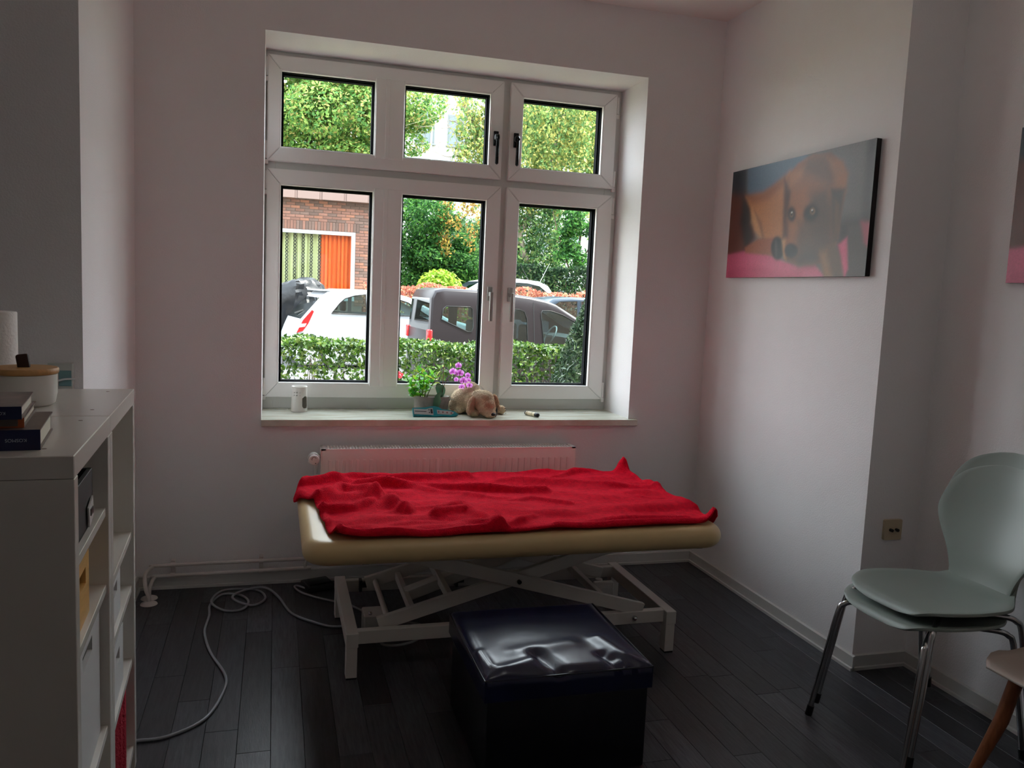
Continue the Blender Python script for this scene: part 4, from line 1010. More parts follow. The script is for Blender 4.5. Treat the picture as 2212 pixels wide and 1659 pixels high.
for (px, py, yv, s_, yw, pt) in ((978, 803, .12, 1.05, .2, 0), (993, 806, .105, 1.1, -.1, .1), (990, 790, .13, .9, .1, -.2), (1001, 822, .10, 1.1, 0, .1), (985, 820, .125, .7, .3, 0), (1011, 811, .12, .8, -.6, 0), (997, 835, .105, .85, .1, .4), (1014, 832, .11, .85, -.2, .4), (1013, 821, .13, .7, -.7, .2)):
    flower(at_y(px, py, yv), s_, yw, pt)

# plush dog
def blob(name, balls, m, parent, vox=.005, noise=.0012, label=None):
    bm = BM()
    for c, r, rot in balls: ball(bm, c, r, 20, 14, rot)
    base = WLOC[root_of(parent).name]; bmesh.ops.translate(bm, verts=bm.verts, vec=-base)
    me = bpy.data.meshes.new('t'); bm.to_mesh(me); bm.free(); o = bpy.data.objects.new('t', me); COL.objects.link(o)
    r = o.modifiers.new('r', 'REMESH'); r.mode = 'VOXEL'; r.voxel_size = vox
    s_ = o.modifiers.new('s', 'SMOOTH'); s_.factor = .6; s_.iterations = 7
    dg = bpy.context.evaluated_depsgraph_get(); m2 = bpy.data.meshes.new_from_object(o.evaluated_get(dg)); bpy.data.objects.remove(o)
    m2.name = name
    if noise:
        nv = len(m2.vertices); cs_ = np.empty(nv * 3); m2.vertices.foreach_get('co', cs_); nn = np.empty(nv * 3); m2.vertices.foreach_get('normal', nn)
        cs_ = cs_.reshape(-1, 3) + nn.reshape(-1, 3) * rng.normal(0, noise, nv)[:, None]; m2.vertices.foreach_set('co', cs_.ravel())
    for p in m2.polygons: p.use_smooth = True
    return link_mesh(name, m2, m, parent, label=label)
PLUSH = mat('tan_plush', (240, 214, 180), .95, var=.14, vscale=30, bump=.8, bscale=260, sheen=.4, spec=.1); PLUSHD = mat('brown_plush', (228, 190, 158), .95, var=.14, vscale=30, bump=.8, bscale=260, sheen=.4, spec=.1)
pd = thing('plush_dog', 'tan plush dog lying on the sill behind the orchid, nose towards the edge', 'plush toy', (1.02, .13, SZ))
E_ = lambda x, y, z: Euler((x, y, z)).to_matrix()
blob('body', [((.965, .200, .868), (.075, .085, .066), E_(0, -.15, .3)), ((1.010, .150, .868), (.072, .075, .066), None), ((.985, .185, .912), (.056, .07, .056), None), ((.915, .215, .838), (.032, .055, .036), None), ((.925, .17, .822), (.028, .05, .020), None), ((1.055, .20, .84), (.05, .07, .038), None)], PLUSH, pd)
blob('head', [((1.035, .085, .878), (.063, .060, .056), None), ((1.045, .055, .850), (.050, .050, .045), E_(.4, 0, 0)), ((1.055, .025, .826), (.034, .038, .026), E_(.3, 0, 0)), ((1.02, .10, .905), (.045, .045, .030), None)], PLUSH, pd)
blob('ear', [((.968, .070, .862), (.020, .036, .046), E_(0, .25, -.3)), ((.962, .060, .836), (.020, .030, .030), E_(0, .1, -.3))], PLUSHD, pd, .004, label='brown floppy ear')
blob('ear', [((1.098, .085, .872), (.014, .036, .046), E_(0, -.2, .3)), ((1.105, .075, .845), (.013, .030, .026), E_(0, -.1, .3))], PLUSHD, pd, .004, label='brown floppy ear')
blob('paw', [((1.118, .160, .826), (.042, .036, .026), None), ((1.150, .150, .824), (.024, .028, .024), None)], PLUSH, pd)
blob('paw', [((.985, .075, .820), (.032, .045, .020), None)], PLUSH, pd)
blob('muzzle_patch', [((1.048, .048, .862), (.042, .044, .036), E_(.4, 0, 0))], PLUSHD, pd, .005)
bm = BM(); ball(bm, (1.066, -.007, .822), (.0135, .010, .009), 14, 10); obj('nose', bm, mat('plush_nose', (26, 20, 20), .5), pd, smooth=80)
bm = BM(); tube(bm, spline([(1.092, .062, .850), (1.096, .045, .836), (1.092, .035, .820), (1.085, .03, .808)], 4), .0065, 8); obj('strap', bm, mat('dark_strap', (44, 30, 28), .6), pd, smooth=60, label='dark strap at the cheek')
bm = BM()
for k in range(3): tube(bm, spline([(1.160 + .004 * k, .128 - .004 * k, .832 - .012 * k), (1.172, .137, .833 - .012 * k)], 3), .0014, 6)
obj('paw_stitching', bm, mat('stitch', (110, 78, 52), .8), pd)

# teal hand-held probe
tp = thing('handheld_probe', 'teal hand-held probe with a grey key panel lying before the pot', 'probe', (.79, .045, SZ))
TEAL = mat('teal_plastic', (20, 128, 140), .35); GPAN = mat('grey_key_panel', (168, 164, 162), .4)
oc = [(893, 903), (893, 885), (921, 884), (931, 882), (942, 881.5), (951, 884), (957, 888), (975, 890), (984, 893), (991, 898), (984, 902), (974, 904), (955, 902), (940, 903.5), (922, 902)]
P2 = [at_y(x, y, .045) for x, y in oc]; mnz = min(p.z for p in P2)
pr_ = [(p.x, p.z - mnz + SZ) for p in P2]
tl = math.radians(52)                                         # leans back against the pot
def lean(bm):
    bmesh.ops.rotate(bm, verts=bm.verts, cent=(.79, .045, SZ), matrix=Matrix.Rotation(math.radians(-38), 3, 'X')); return bm
def sc(p): return (p[0], SZ + (p[1] - SZ) * 1.18)
bm = BM(); prism(bm, [sc(p) for p in pr_], lambda x, z: (x, .040, z), lambda x, z: (x, .062, z))
bmesh.ops.bevel(bm, geom=[e for e in bm.edges if abs(e.verts[0].co.y - e.verts[1].co.y) < 1e-6], offset=.0025, segments=2, affect='EDGES')
body = obj('housing', lean(bm), TEAL, tp, smooth=35)
x0 = pr_[0][0]; zm = SZ + .026
def plate(name, pts, m, y=.0392, par=body):
    bm = BM(); prism(bm, pts, lambda x, z: (x, y, z), lambda x, z: (x, y + .003, z)); return obj(name, lean(bm), m, par)
def sxz(px, py):
    p = at_y(px, py, .045); return sc((p.x, p.z - mnz + SZ))
plate('key_panel', [sxz(*q) for q in ((895, 898.5), (895, 887.5), (921, 889), (930, 886.5), (936.5, 886), (936.5, 901), (924, 900))], GPAN)
plate('key_panel', [sxz(*q) for q in ((945, 898.5), (945, 890), (974, 892.5), (982, 896), (974, 900.5))], GPAN)
plate('display', [sxz(*q) for q in ((931, 897.5), (931, 888.5), (935.5, 888.5), (935.5, 897.5))], BLACKPL, .0386)
plate('print_line', [sxz(*q) for q in ((897, 893.3), (897, 892), (922, 893), (922, 894.2))], DARKMET, .0388)
for (px, py) in ((928, 890), (928, 895.5)): plate('button', [sxz(px + 1.2 * math.cos(a), py + 1.2 * math.sin(a)) for a in np.linspace(0, 5.5, 8)], DARKMET, .0384)
for px, py in ((948.5, 894.2), (957.5, 895), (966.5, 895.8), (975.5, 896.6)): plate('button', [sxz(px + 1.9 * math.cos(a), py + 1.9 * math.sin(a)) for a in np.linspace(0, 5.5, 8)], mat('key_red_grey', (140, 84, 84), .5), .0384)
p = sxz(991, 898); bm = BM(); cyl(bm, (p[0] - .003, .050, p[1]), (p[0] + .020, .050, p[1] - .002), .0016, 8, .0006); obj('tip', lean(bm), SILVER, tp)
# little vial
vl = thing('vial', 'small cream vial with a black cap lying at the right of the sill', 'bottle', (1.297, .09, SZ))
a_, b_ = Vector((1.283, .125, SZ + .0115)), Vector((1.312, .055, SZ + .0115)); d_ = (b_ - a_).normalized()
bm = BM(); cyl(bm, a_, b_, .0105, 20); vb_ = obj('tube_body', bm, mat('cream_label', (226, 210, 176), .4), vl, smooth=40)
bm = BM(); cyl(bm, a_ + d_ * .012, a_ + d_ * .016, .0108, 20); cyl(bm, a_ + d_ * .050, a_ + d_ * .053, .0108, 20); obj('label_rings', bm, mat('olive_print', (120, 118, 70), .5), vb_, smooth=40)
bm = BM(); cyl(bm, b_ - d_ * .001, b_ + d_ * .016, .0115, 20); ball(bm, b_ + d_ * .016, .0108, 14, 10); obj('cap', bm, BLACKPL, vl, smooth=50)
bm = BM(); cyl(bm, a_ - d_ * .004, a_ + d_ * .003, .0114, 20); obj('base_cap', bm, BLACKPL, vl, smooth=40)
# ================================================================== outside the window
def gz(y): return float(np.interp(y, [0, 7.4, 10, 17, 70], [-.42, -.42, -.35, .25, .25]))
def ground(name, y0, y1, m, label, dz=0.0, x0=-40, x1=60):
    ys = sorted(set([y0, y1] + [v for v in (7.4, 10, 17) if y0 < v < y1]))
    bm = BM(); a = [(bm.verts.new((x0, y, gz(y) + dz)), bm.verts.new((x1, y, gz(y) + dz))) for y in ys]
    for p, q in zip(a, a[1:]): bm.faces.new((p[0], p[1], q[1], q[0]))
    r = bmesh.ops.extrude_face_region(bm, geom=list(bm.faces)); bmesh.ops.translate(bm, verts=[v for v in r['geom'] if isinstance(v, bmesh.types.BMVert)], vec=(0, 0, -.12))
    bmesh.ops.recalc_face_normals(bm, faces=bm.faces)
    return struct(obj(name, bm, m), label)
ground('ground', .42, 70, mat('earth_and_lawn', (104, 122, 70), .95, rgb2=(150, 136, 104), vscale=1.5), 'grass and soil outside', 0)
ground('pavement', 4.2, 6.9, mat('pavement_slab', (120, 118, 112), .9, var=.08, vscale=4), 'pale pavement along the hedge', .02)
ground('road', 6.9, 13.4, mat('asphalt', (84, 84, 86), .95, var=.12, vscale=6), 'grey street with parked cars', .015)
ground('forecourt', 14.8, 19.9, mat('paved_yard', (120, 116, 110), .9, var=.08, vscale=3), 'paved yard behind the red hedge', .02)

LEAF_REFLECTANCE = 0.66
def pal(*cs): return np.array([lin(c)[:3] for c in cs]) * LEAF_REFLECTANCE
G_HEDGE = pal((70, 112, 40), (92, 140, 48), (120, 168, 58), (54, 90, 36), (150, 178, 84)) * 0.72
G_YEL = pal((156, 194, 100), (184, 212, 120), (128, 178, 92), (108, 160, 88), (150, 188, 100), (92, 144, 82), (214, 200, 128))
G_MID = pal((62, 118, 54), (84, 146, 66), (50, 96, 50), (112, 164, 80), (44, 84, 46))
G_BIRCH = pal((168, 190, 108), (200, 208, 124), (136, 170, 102), (112, 154, 94), (214, 204, 120))
G_BIRCHD = pal((104, 146, 92), (134, 172, 104), (84, 126, 80), (160, 184, 110), (70, 112, 74))
G_ORANGE = pal((232, 198, 104), (220, 174, 92), (206, 196, 108), (196, 150, 92))
G_RED = pal((206, 128, 106), (222, 150, 124), (188, 112, 96), (226, 172, 136))
G_YEW = pal((54, 84, 58), (76, 108, 76), (42, 66, 48), (104, 128, 92))
G_DARK = pal((40, 66, 44), (56, 86, 54), (32, 54, 38), (74, 100, 60))
G_LIME = pal((160, 204, 60), (190, 222, 80), (126, 176, 56), (210, 226, 120))
def leaves(P, Nrm, size, palette, seed, flat=.75, ratio=.5, hang=0.0):
    """one rhombic leaf of two folded halves at every point"""
    g = np.random.default_rng(seed); n = len(P)
    d = g.normal(size=(n, 3)); d /= np.linalg.norm(d, axis=1)[:, None]
    nr = Nrm * flat + g.normal(size=(n, 3)) * (1 - flat) * 1.6; nr /= np.linalg.norm(nr, axis=1)[:, None] + 1e-9
    if hang: d = d * (1 - hang) + np.array([0, 0, -1.0]) * hang
    t = d - nr * np.sum(d * nr, 1)[:, None]; t /= np.linalg.norm(t, axis=1)[:, None] + 1e-9
    s = np.cross(nr, t); L = size * g.uniform(.65, 1.35, n)[:, None]
    v = np.stack([P - t * L * .5, P + s * L * ratio * .5 + nr * L * .08, P + t * L * .5, P - s * L * ratio * .5 + nr * L * .08], 1)
    c = palette[g.integers(0, len(palette), n)] * g.uniform(.8, 1.2, n)[:, None]
    return v.reshape(-1, 3), np.repeat(c, 4, 0)
def leaf_obj(name, sets, m, parent=None, label=None, kind=None):
    V = np.concatenate([a for a, b in sets]); Cc = np.concatenate([b for a, b in sets]); n = len(V) // 4
    base = np.array(WLOC[root_of(parent).name]) if parent else np.zeros(3)
    V = V - base
    me = bpy.data.meshes.new(name); me.vertices.add(len(V)); me.vertices.foreach_set('co', V.astype(np.float32).ravel())
    q = np.arange(n)[:, None] * 4; f = np.concatenate([np.hstack([q, q + 1, q + 2]), np.hstack([q, q + 2, q + 3])]).astype(np.int32)
    me.loops.add(len(f) * 3); me.loops.foreach_set('vertex_index', f.ravel()); me.polygons.add(len(f))
    me.polygons.foreach_set('loop_start', np.arange(0, len(f) * 3, 3, dtype=np.int32)); me.update(calc_edges=True); me.validate()
    a = me.color_attributes.new('tint', 'FLOAT_COLOR', 'POINT'); a.data.foreach_set('color', np.c_[np.clip(Cc, 0, 1), np.ones(len(Cc))].astype(np.float32).ravel())
    return link_mesh(name, me, m, parent, label=label, kind=kind)
LEAF = attr_mat('tree_leaf', .6, .45, spec=.15); LEAFG = attr_mat('hedge_leaf', .35, .25, spec=.5)
BARK = mat('bark', (92, 78, 64), .9, var=.3, vscale=8); BARKB = mat('birch_bark', (172, 160, 142), .9, rgb2=(92, 82, 72), vscale=5)
def in_blobs(blobs, n, seed, fill=.55):
    g = np.random.default_rng(seed); w_ = np.array([b[1][0] * b[1][1] + b[1][1] * b[1][2] + b[1][0] * b[1][2] for b in blobs]); w_ = w_ / w_.sum()
    k = g.choice(len(blobs), n, p=w_); d = g.normal(size=(n, 3)); d /= np.linalg.norm(d, axis=1)[:, None]
    r = g.uniform(fill, 1.05, n)[:, None]; c = np.array([b[0] for b in blobs])[k]; R = np.array([b[1] for b in blobs])[k]
    return c + d * R * r, d * .7 + np.array([0, 0, .5])
def clumps(c, r, n, rc, seed):
    """crown outline broken into n smaller leaf clumps"""
    g = np.random.default_rng(seed); o = []
    for _ in range(n):
        d = g.normal(size=3); d /= np.linalg.norm(d); q = g.uniform(.35, 1.0)
        s = rc * g.uniform(.7, 1.3); o.append((tuple(np.array(c) + d * np.array(r) * q), (s, s, s * .75)))
    return o
def limb(bm, pts, r0, r1):
    P = spline(pts, 4); n_ = len(P); tube(bm, P, [r0 + (r1 - r0) * k / (n_ - 1) for k in range(n_)], 7)
def tree(name, label, x, y, crowns, n, size, palette, seed, limbs, bark=BARK, group=None, extra=None, fill=.45):
    t = thing(name, label, 'tree', (x, y, gz(y)), group)
    bm = BM()
    for pts, a, b in limbs: limb(bm, pts, a, b)
    obj('trunk', bm, bark, t, smooth=60)
    P, Nn = in_blobs(crowns, n, seed, fill); sets = [leaves(P, Nn, size, palette, seed + 1)]
    if extra: sets += extra
    leaf_obj('foliage', sets, LEAF, t, kind='stuff')
    return t
# privet hedge outside the window
hg = thing('privet_hedge', 'clipped green privet hedge right outside the window', 'hedge', (1.4, 3.0, gz(3)))
g = np.random.default_rng(21); n = 30000
HX0, HX1, HY0, HY1, HZ1 = -1.0, 4.6, 2.58, 3.30, .985
P = np.c_[g.uniform(HX0, HX1, n), g.uniform(HY0, HY1, n), HZ1 - (HZ1 + .1) * g.uniform(0, 1, n) ** 1.35]
face = g.uniform(0, 1, n); Nn = np.tile(np.array([0, -.6, .6]), (n, 1))
P[:, 1] = np.where(face < .55, HY0 + .10 * g.exponential(.5, n), P[:, 1]); top = face > .72
P[top, 2] = HZ1 - .05 * g.exponential(.5, top.sum()); Nn[top] = (0, -.1, 1)
P[:, 2] += .014 * np.sin(P[:, 0] * 7) + .012 * np.sin(P[:, 0] * 17 + P[:, 1] * 9); P[:, 1] += .02 * np.sin(P[:, 0] * 9 + P[:, 2] * 8)
keep = (P[:, 2] > .78) | (g.uniform(0, 1, n) < np.clip((P[:, 2] - .30) / .48, .10, 1) ** (1.0 + .8 * (P[:, 0] < .6)))
P, Nn = P[keep], Nn[keep]
leaf_obj('foliage', [leaves(P, Nn, .046, G_HEDGE, 22, flat=.5, ratio=.52)], LEAFG, hg, kind='stuff')
bm = BM()
for k in range(150):
    x = g.uniform(HX0, HX1); y = g.uniform(HY0 + .12, HY1 - .1); p = [(x, y, gz(y))]
    for j in range(3): p.append((p[-1][0] + g.normal(0, .06), p[-1][1] + g.normal(0, .04), p[-1][2] + .42))
    tube(bm, p, [.007, .006, .004, .002], 5)
obj('stem_thicket', bm, BARK, hg, kind='stuff')
# conifer at the right of the window
yw = thing('yew_shrub', 'grey-green conical conifer in front of the hedge at the right edge of the window', 'shrub', (2.42, 2.20, gz(2.2)))
g = np.random.default_rng(31); n = 9000
zz = g.uniform(0, 1, n) ** .8; th_ = g.uniform(0, 6.283, n); rad_ = (.36 * (1 - zz ** 2.4) + .02) * g.uniform(.75, 1.05, n)
P = np.c_[2.42 + rad_ * np.cos(th_), 2.20 + rad_ * np.sin(th_), gz(2.2) + .1 + zz * 1.74]; Nn = np.c_[np.cos(th_), np.sin(th_), np.full(n, .5)]
leaf_obj('foliage', [leaves(P, Nn, .055, G_YEW, 32, flat=.45, ratio=.3)], LEAFG, yw, kind='stuff')
bm = BM(); limb(bm, [(2.42, 2.2, gz(2.2)), (2.42, 2.2, .4), (2.42, 2.2, 1.2)], .03, .006); obj('trunk', bm, BARK, yw)
# geranium on the outer sill
gp = thing('geranium', 'red geranium bloom on the outer sill, low behind the second pane', 'flower', (.635, .52, .80))
bm = BM(); lathe(bm, [(0, 0), (.036, 0), (.046, .07), (.050, .07), (.050, .084), (.044, .084), (.042, .07), (0, .068)], (.635, .52, .80), 20); obj('pot', bm, mat('terracotta', (170, 92, 60), .8), gp, smooth=40)
bm = BM(); tube(bm, spline([(.635, .52, .868), (.640, .515, .915), (.648, .51, .955)], 4), .0025, 6); obj('stem', bm, STEM, gp, smooth=60)
g = np.random.default_rng(8); bm = BM()
for k in range(26):
    d = g.normal(size=3); d /= np.linalg.norm(d); c = np.array((.652, .508, .962)) + d * np.array((.024, .02, .015)); ball(bm, c, (.008, .008, .005), 7, 5, Euler(tuple(g.uniform(0, 3, 3))).to_matrix())
obj('bloom', bm, mat('geranium_red', (226, 62, 74), .6), gp, smooth=60)

# ------------------------------------------------------------------ cars
CGLASS = glass_mat('car_glass', (.62, .72, .72, 1), 1.6, .02); CGD = glass_mat('dark_car_glass', (.30, .36, .38, 1), 1.8, .02)
TYRE = mat('tyre_rubber', (22, 22, 24), .85); RIM = mat('wheel_rim', (150, 152, 156), .35, .8)
TRIMB = mat('black_car_trim', (20, 22, 24), .45); SEATF = mat('dark_seat_fabric', (34, 36, 40), .9); TAIL = mat('red_tail_lamp', (216, 24, 30), .15, spec=.6)
def offset_in(poly, d):
    o = []; n = len(poly); A = sum(poly[i][0] * poly[(i + 1) % n][1] - poly[(i + 1) % n][0] * poly[i][1] for i in range(n)); s = 1 if A > 0 else -1
    for i in range(n):
        a, b, c = Vector(poly[i - 1]), Vector(poly[i]), Vector(poly[(i + 1) % n]); e = ((b - a).normalized() + (c - b).normalized())
        if e.length < 1e-6: e = b - a
        e.normalize(); o.append((b.x - s * e.y * d, b.y + s * e.x * d))
    return o
def car(name, label, yn, wid, outline, belt, side, ends, wheels, paint, k=.16, glass=CGLASS, zr=.29, group=None):
    xs = [p[0] for p in outline]; zs = [p[1] for p in outline]
    root = thing(name, label, 'car', ((min(xs) + max(xs)) / 2, yn + wid / 2, gz(yn + wid / 2)), group)
    def yin(z): return max(0, z - belt) * k
    bm = BM(); n = len(outline); ins = offset_in(outline, .05)
    ins2 = offset_in(outline, .018)
    cols = []
    for off, poly in ((0, ins), (.022, ins2), (.075, outline), (wid - .075, outline), (wid - .022, ins2), (wid, ins)):
        cols.append([bm.verts.new((x, yn + (off + yin(z) if off < wid / 2 else off - yin(z)), z)) for x, z in poly])
    for c in range(5):
        for i in range(n):
            if c == 2 and i in ends: continue
            bm.faces.new((cols[c][i], cols[c][(i + 1) % n], cols[c + 1][(i + 1) % n], cols[c + 1][i]))
    for sgn in (0, 1):
        b2 = BM(); es = []
        for loop in [ins] + side:
            vs = [b2.verts.new((x, 0, z)) for x, z in loop]
            es += [b2.edges.new((vs[i], vs[(i + 1) % len(vs)])) for i in range(len(vs))]
        bmesh.ops.triangle_fill(b2, use_beauty=True, use_dissolve=False, edges=es, normal=(0, -1, 0))
        for v in b2.verts: v.co.y = yn + (yin(v.co.z) if sgn == 0 else wid - yin(v.co.z))
        me = bpy.data.meshes.new('t'); b2.to_mesh(me); b2.free(); bm.from_mesh(me); bpy.data.meshes.remove(me)
    bmesh.ops.remove_doubles(bm, verts=bm.verts, dist=.0004)
    body = obj('body', bm, paint, root, smooth=32)
    for poly in side:
        for sgn in (0, 1):
            bm = BM(); f = lambda x, z, d: (x, yn + (yin(z) + .006 + d if sgn == 0 else wid - yin(z) - .006 - d), z)
            prism(bm, poly, lambda x, z: f(x, z, 0), lambda x, z: f(x, z, .005)); wd = obj('side_window', bm, glass, root)
            if sgn == 0:
                bm = BM(); P3 = [f(x, z, -.010) for x, z in poly]; tube(bm, P3, .010, 5, closed=True); obj('window_seal', bm, TRIMB, wd, smooth=60)
    for i in ends:
        a, b = outline[i], outline[(i + 1) % n]; bm = BM()
        q = [(a[0], yn + .075 + yin(a[1]), a[1]), (b[0], yn + .075 + yin(b[1]), b[1]), (b[0], yn + wid - .075 - yin(b[1]), b[1]), (a[0], yn + wid - .075 - yin(a[1]), a[1])]
        vs = [bm.verts.new(p) for p in q]; bm.faces.new(vs); obj('end_window', bm, glass, root)
    for wx in wheels:
        for yy in (yn + .085, yn + wid - .085):
            bm = BM(); zc = gz(yy) + zr + .015
            s_ = -1 if yy < yn + wid / 2 else 1
            lathe(bm, [(zr * .62, -.09), (zr * .95, -.09), (zr, -.05), (zr, .05), (zr * .95, .09), (zr * .62, .09)], (0, 0, 0), 24); bmesh.ops.rotate(bm, verts=bm.verts, cent=(0, 0, 0), matrix=Matrix.Rotation(math.pi / 2, 3, 'X')); bmesh.ops.translate(bm, verts=bm.verts, vec=(wx, yy, zc)); wh = obj('wheel', bm, TYRE, root, smooth=40)
            bm = BM(); cyl(bm, (wx, yy - .05, zc), (wx, yy + .05, zc), zr * .64, 18); obj('rim', bm, RIM, wh, smooth=40)
    return root, yin
def seat(root, x, y, z, h=.60):
    bm = BM(); box(bm, x - .22, x + .22, y - .22, y + .22, z - .18, z, .05, 2); vs = box(bm, x - .26, x - .14, y - .21, y + .21, z - .05, z + h - .14, .05, 2); box(bm, x - .25, x - .16, y - .12, y + .12, z + h - .10, z + h + .10, .035, 2)
    obj('seat', bm, SEATF, root, smooth=50)
VP = mat('mauve_grey_car_paint', (32, 27, 32), .32, 0, spec=.3); WP = mat('white_car_paint', (168, 172, 178), .3, spec=.4); BP = mat('blue_grey_car_paint', (44, 56, 70), .25, 0, spec=.4)
van, yin = car('compact_van', 'dark mauve-grey compact van parked behind the hedge', 9.0, 1.66,
    [(2.44, -.16), (2.36, .0), (2.345, .32), (2.36, .60), (2.365, .78), (2.395, 1.30), (2.46, 1.43), (2.62, 1.470), (3.20, 1.460), (3.75, 1.425), (4.10, 1.392), (4.38, 1.345), (4.58, 1.275), (5.36, .84), (5.80, .72), (6.12, .55), (6.26, .30), (6.24, -.02), (6.10, -.16)],
    .62, [[(2.565, .965), (2.60, 1.14), (2.65, 1.178), (3.05, 1.180), (3.09, 1.150), (3.10, .86), (3.07, .785), (3.00, .785)],
          [(3.26, .66), (3.26, 1.14), (3.30, 1.182), (3.90, 1.170), (3.99, 1.140), (4.035, 1.02), (4.045, .64), (4.00, .60), (3.32, .60)],
          [(4.33, .60), (4.285, 1.120), (4.31, 1.165), (4.46, 1.165), (4.68, 1.105), (5.05, .925), (5.08, .62), (5.02, .60)]], (4, 12), (3.05, 5.55), VP)
seat(van, 3.62, 9.45, .48); seat(van, 3.62, 10.2, .48); seat(van, 4.35, 9.45, .45); seat(van, 4.35, 10.2, .45)
bm = BM(); box(bm, 2.55, 3.1, 9.15, 10.5, .30, .62, .04); obj('luggage_cover', bm, SEATF, van)
bm = BM(); box(bm, 4.75, 5.25, 9.14, 10.52, .40, .74, .06, 2); obj('dashboard', bm, TRIMB, van, smooth=40)
bm = BM(); a = np.linspace(0, 6.283, 25)[:-1]; tube(bm, [(4.66 + .09 * math.sin(t), 9.55 + .18 * math.cos(t), .72 + .17 * math.sin(t)) for t in a], .014, 7, closed=True); beam(bm, (4.66, 9.40, .72), (4.66, 9.70, .72), .03, .04); obj('steering_wheel', bm, mat('pale_wheel', (150, 156, 160), .4), van, smooth=60)
bm = BM(); box(bm, 2.335, 2.415, 8.99, 9.12, .60, .80, .02, 2); box(bm, 2.335, 2.415, 10.54, 10.67, .60, .80, .02, 2); obj('tail_lamp', bm, TAIL, van, smooth=50)
for xa, za, xb, zb_ in ((3.16, -.1, 3.16, 1.22), (4.17, -.1, 4.155, 1.30), (5.14, -.1, 5.12, .70)):
    bm = BM(); 
    P3 = [(xa + (xb - xa) * t, 9.0 + yin(za + (zb_ - za) * t) - .001, za + (zb_ - za) * t) for t in (0, .3, .54, .7, .85, 1)]
    tube(bm, P3, .006, 4); obj('door_seam', bm, TRIMB, van)
bm = BM(); tube(bm, [(3.9, 9.7, 1.40), (4.02, 9.68, 1.78)], [.008, .003], 6); obj('antenna', bm, TRIMB, van)
bm = BM(); box(bm, 4.95, 5.13, 8.86, 9.00, .68, .84, .04, 2); obj('door_mirror', bm, VP, van, smooth=50)

wcar, yin = car('white_hatchback', 'white hatchback parked left of the dark van, rear end in view', 12.0, 1.66,
    [(.50, -.10), (.36, .02), (.315, .20), (.32, .40), (.40, .62), (.47, .78), (.83, 1.19), (.98, 1.315), (1.30, 1.362), (1.74, 1.372), (2.25, 1.34), (2.60, 1.26), (3.42, .86), (3.85, .76), (4.2, .60), (4.32, .32), (4.28, .02), (4.1, -.10)],
    .84, [[(1.035, .905), (1.20, 1.10), (1.30, 1.19), (1.48, 1.25), (1.70, 1.285), (1.715, .895)], [(1.79, .895), (1.78, 1.285), (2.18, 1.262), (2.55, 1.155), (2.98, .90)]], (5, 11), (1.10, 3.55), WP)
bm = BM(); prism(bm, [(.385, .52), (.50, .56), (.60, .70), (.70, .93), (.665, .955), (.50, .76)], lambda x, z: (x, 11.985, z), lambda x, z: (x, 12.07, z)); tl_ = obj('tail_lamp', bm, TAIL, wcar)
bm = BM(); prism(bm, [(.425, .62), (.535, .64), (.565, .70), (.46, .69)], lambda x, z: (x, 11.978, z), lambda x, z: (x, 12.0, z)); obj('clear_lens', bm, mat('clear_lens', (230, 222, 220), .15), tl_)
bm = BM(); box(bm, .84, 1.06, 12.12, 13.54, 1.315, 1.345, .012, 2); obj('roof_spoiler', bm, WP, wcar, smooth=40)
bm = BM(); tube(bm, [(1.08, 12.83, 1.35), (.86, 12.83, 1.56)], [.007, .003], 6); obj('antenna', bm, TRIMB, wcar)
bm = BM(); beam(bm, (.60, 12.5, .94), (.50, 12.9, .86), .02, .03); obj('rear_wiper', bm, TRIMB, wcar)
seat(wcar, 1.55, 12.45, .42, .62); seat(wcar, 1.55, 13.2, .42, .62); seat(wcar, 2.4, 12.45, .42, .62); seat(wcar, 2.4, 13.2, .42, .62)

def turn(root, deg, px, py):
    a = math.radians(deg); c = Vector(root.location); p = Vector((px, py, c.z)); root.rotation_euler.z = a
    root.location = p + Matrix.Rotation(a, 3, 'Z') @ (c - p)
turn(van, 3.5, 2.40, 9.0); turn(wcar, 8.0, .45, 12.0)
wc2, yin = car('white_minivan', 'white car with a rounded roof parked beyond the red hedge', 16.6, 1.75,
    [(4.35, .32), (4.22, .5), (4.22, .92), (4.50, 1.36), (5.05, 1.70), (5.45, 1.785), (6.05, 1.815), (6.62, 1.770), (6.88, 1.66), (7.06, 1.40), (7.16, 1.05), (7.16, .5), (7.0, .32)],
    1.20, [[(4.72, 1.30), (5.10, 1.60), (5.40, 1.68), (5.78, 1.71), (5.78, 1.28)], [(5.86, 1.28), (5.86, 1.71), (6.30, 1.70), (6.62, 1.64), (6.86, 1.46), (6.92, 1.28)]], (3, 8), (4.85, 6.55), WP)
bm = BM(); tube(bm, [(6.55, 17.4, 1.77), (6.30, 17.4, 2.20)], [.008, .004], 6); obj('antenna', bm, TRIMB, wc2)
bm = BM(); tube(bm, [(6.72, 17.0, 1.72), (6.98, 17.0, 2.26)], [.008, .004], 6); obj('aerial', bm, mat('pale_aerial', (200, 210, 210), .3), wc2)
car('blue_estate_car', 'blue-grey car parked beyond the front of the van, only its roof and windows showing', 12.0, 1.7,
    [(4.95, -.12), (4.85, .1), (4.86, .62), (4.95, .88), (5.25, 1.22), (5.46, 1.36), (5.85, 1.405), (6.6, 1.405), (7.1, 1.32), (7.9, .90), (8.5, .78), (8.9, .55), (8.95, .1), (8.8, -.12)],
    .86, [[(5.22, .92), (5.44, 1.20), (5.60, 1.30), (5.98, 1.325), (5.98, .92)], [(6.07, .92), (6.07, 1.325), (6.62, 1.325), (7.0, 1.24), (7.5, .93)]], (3, 8), (5.6, 8.1), BP)
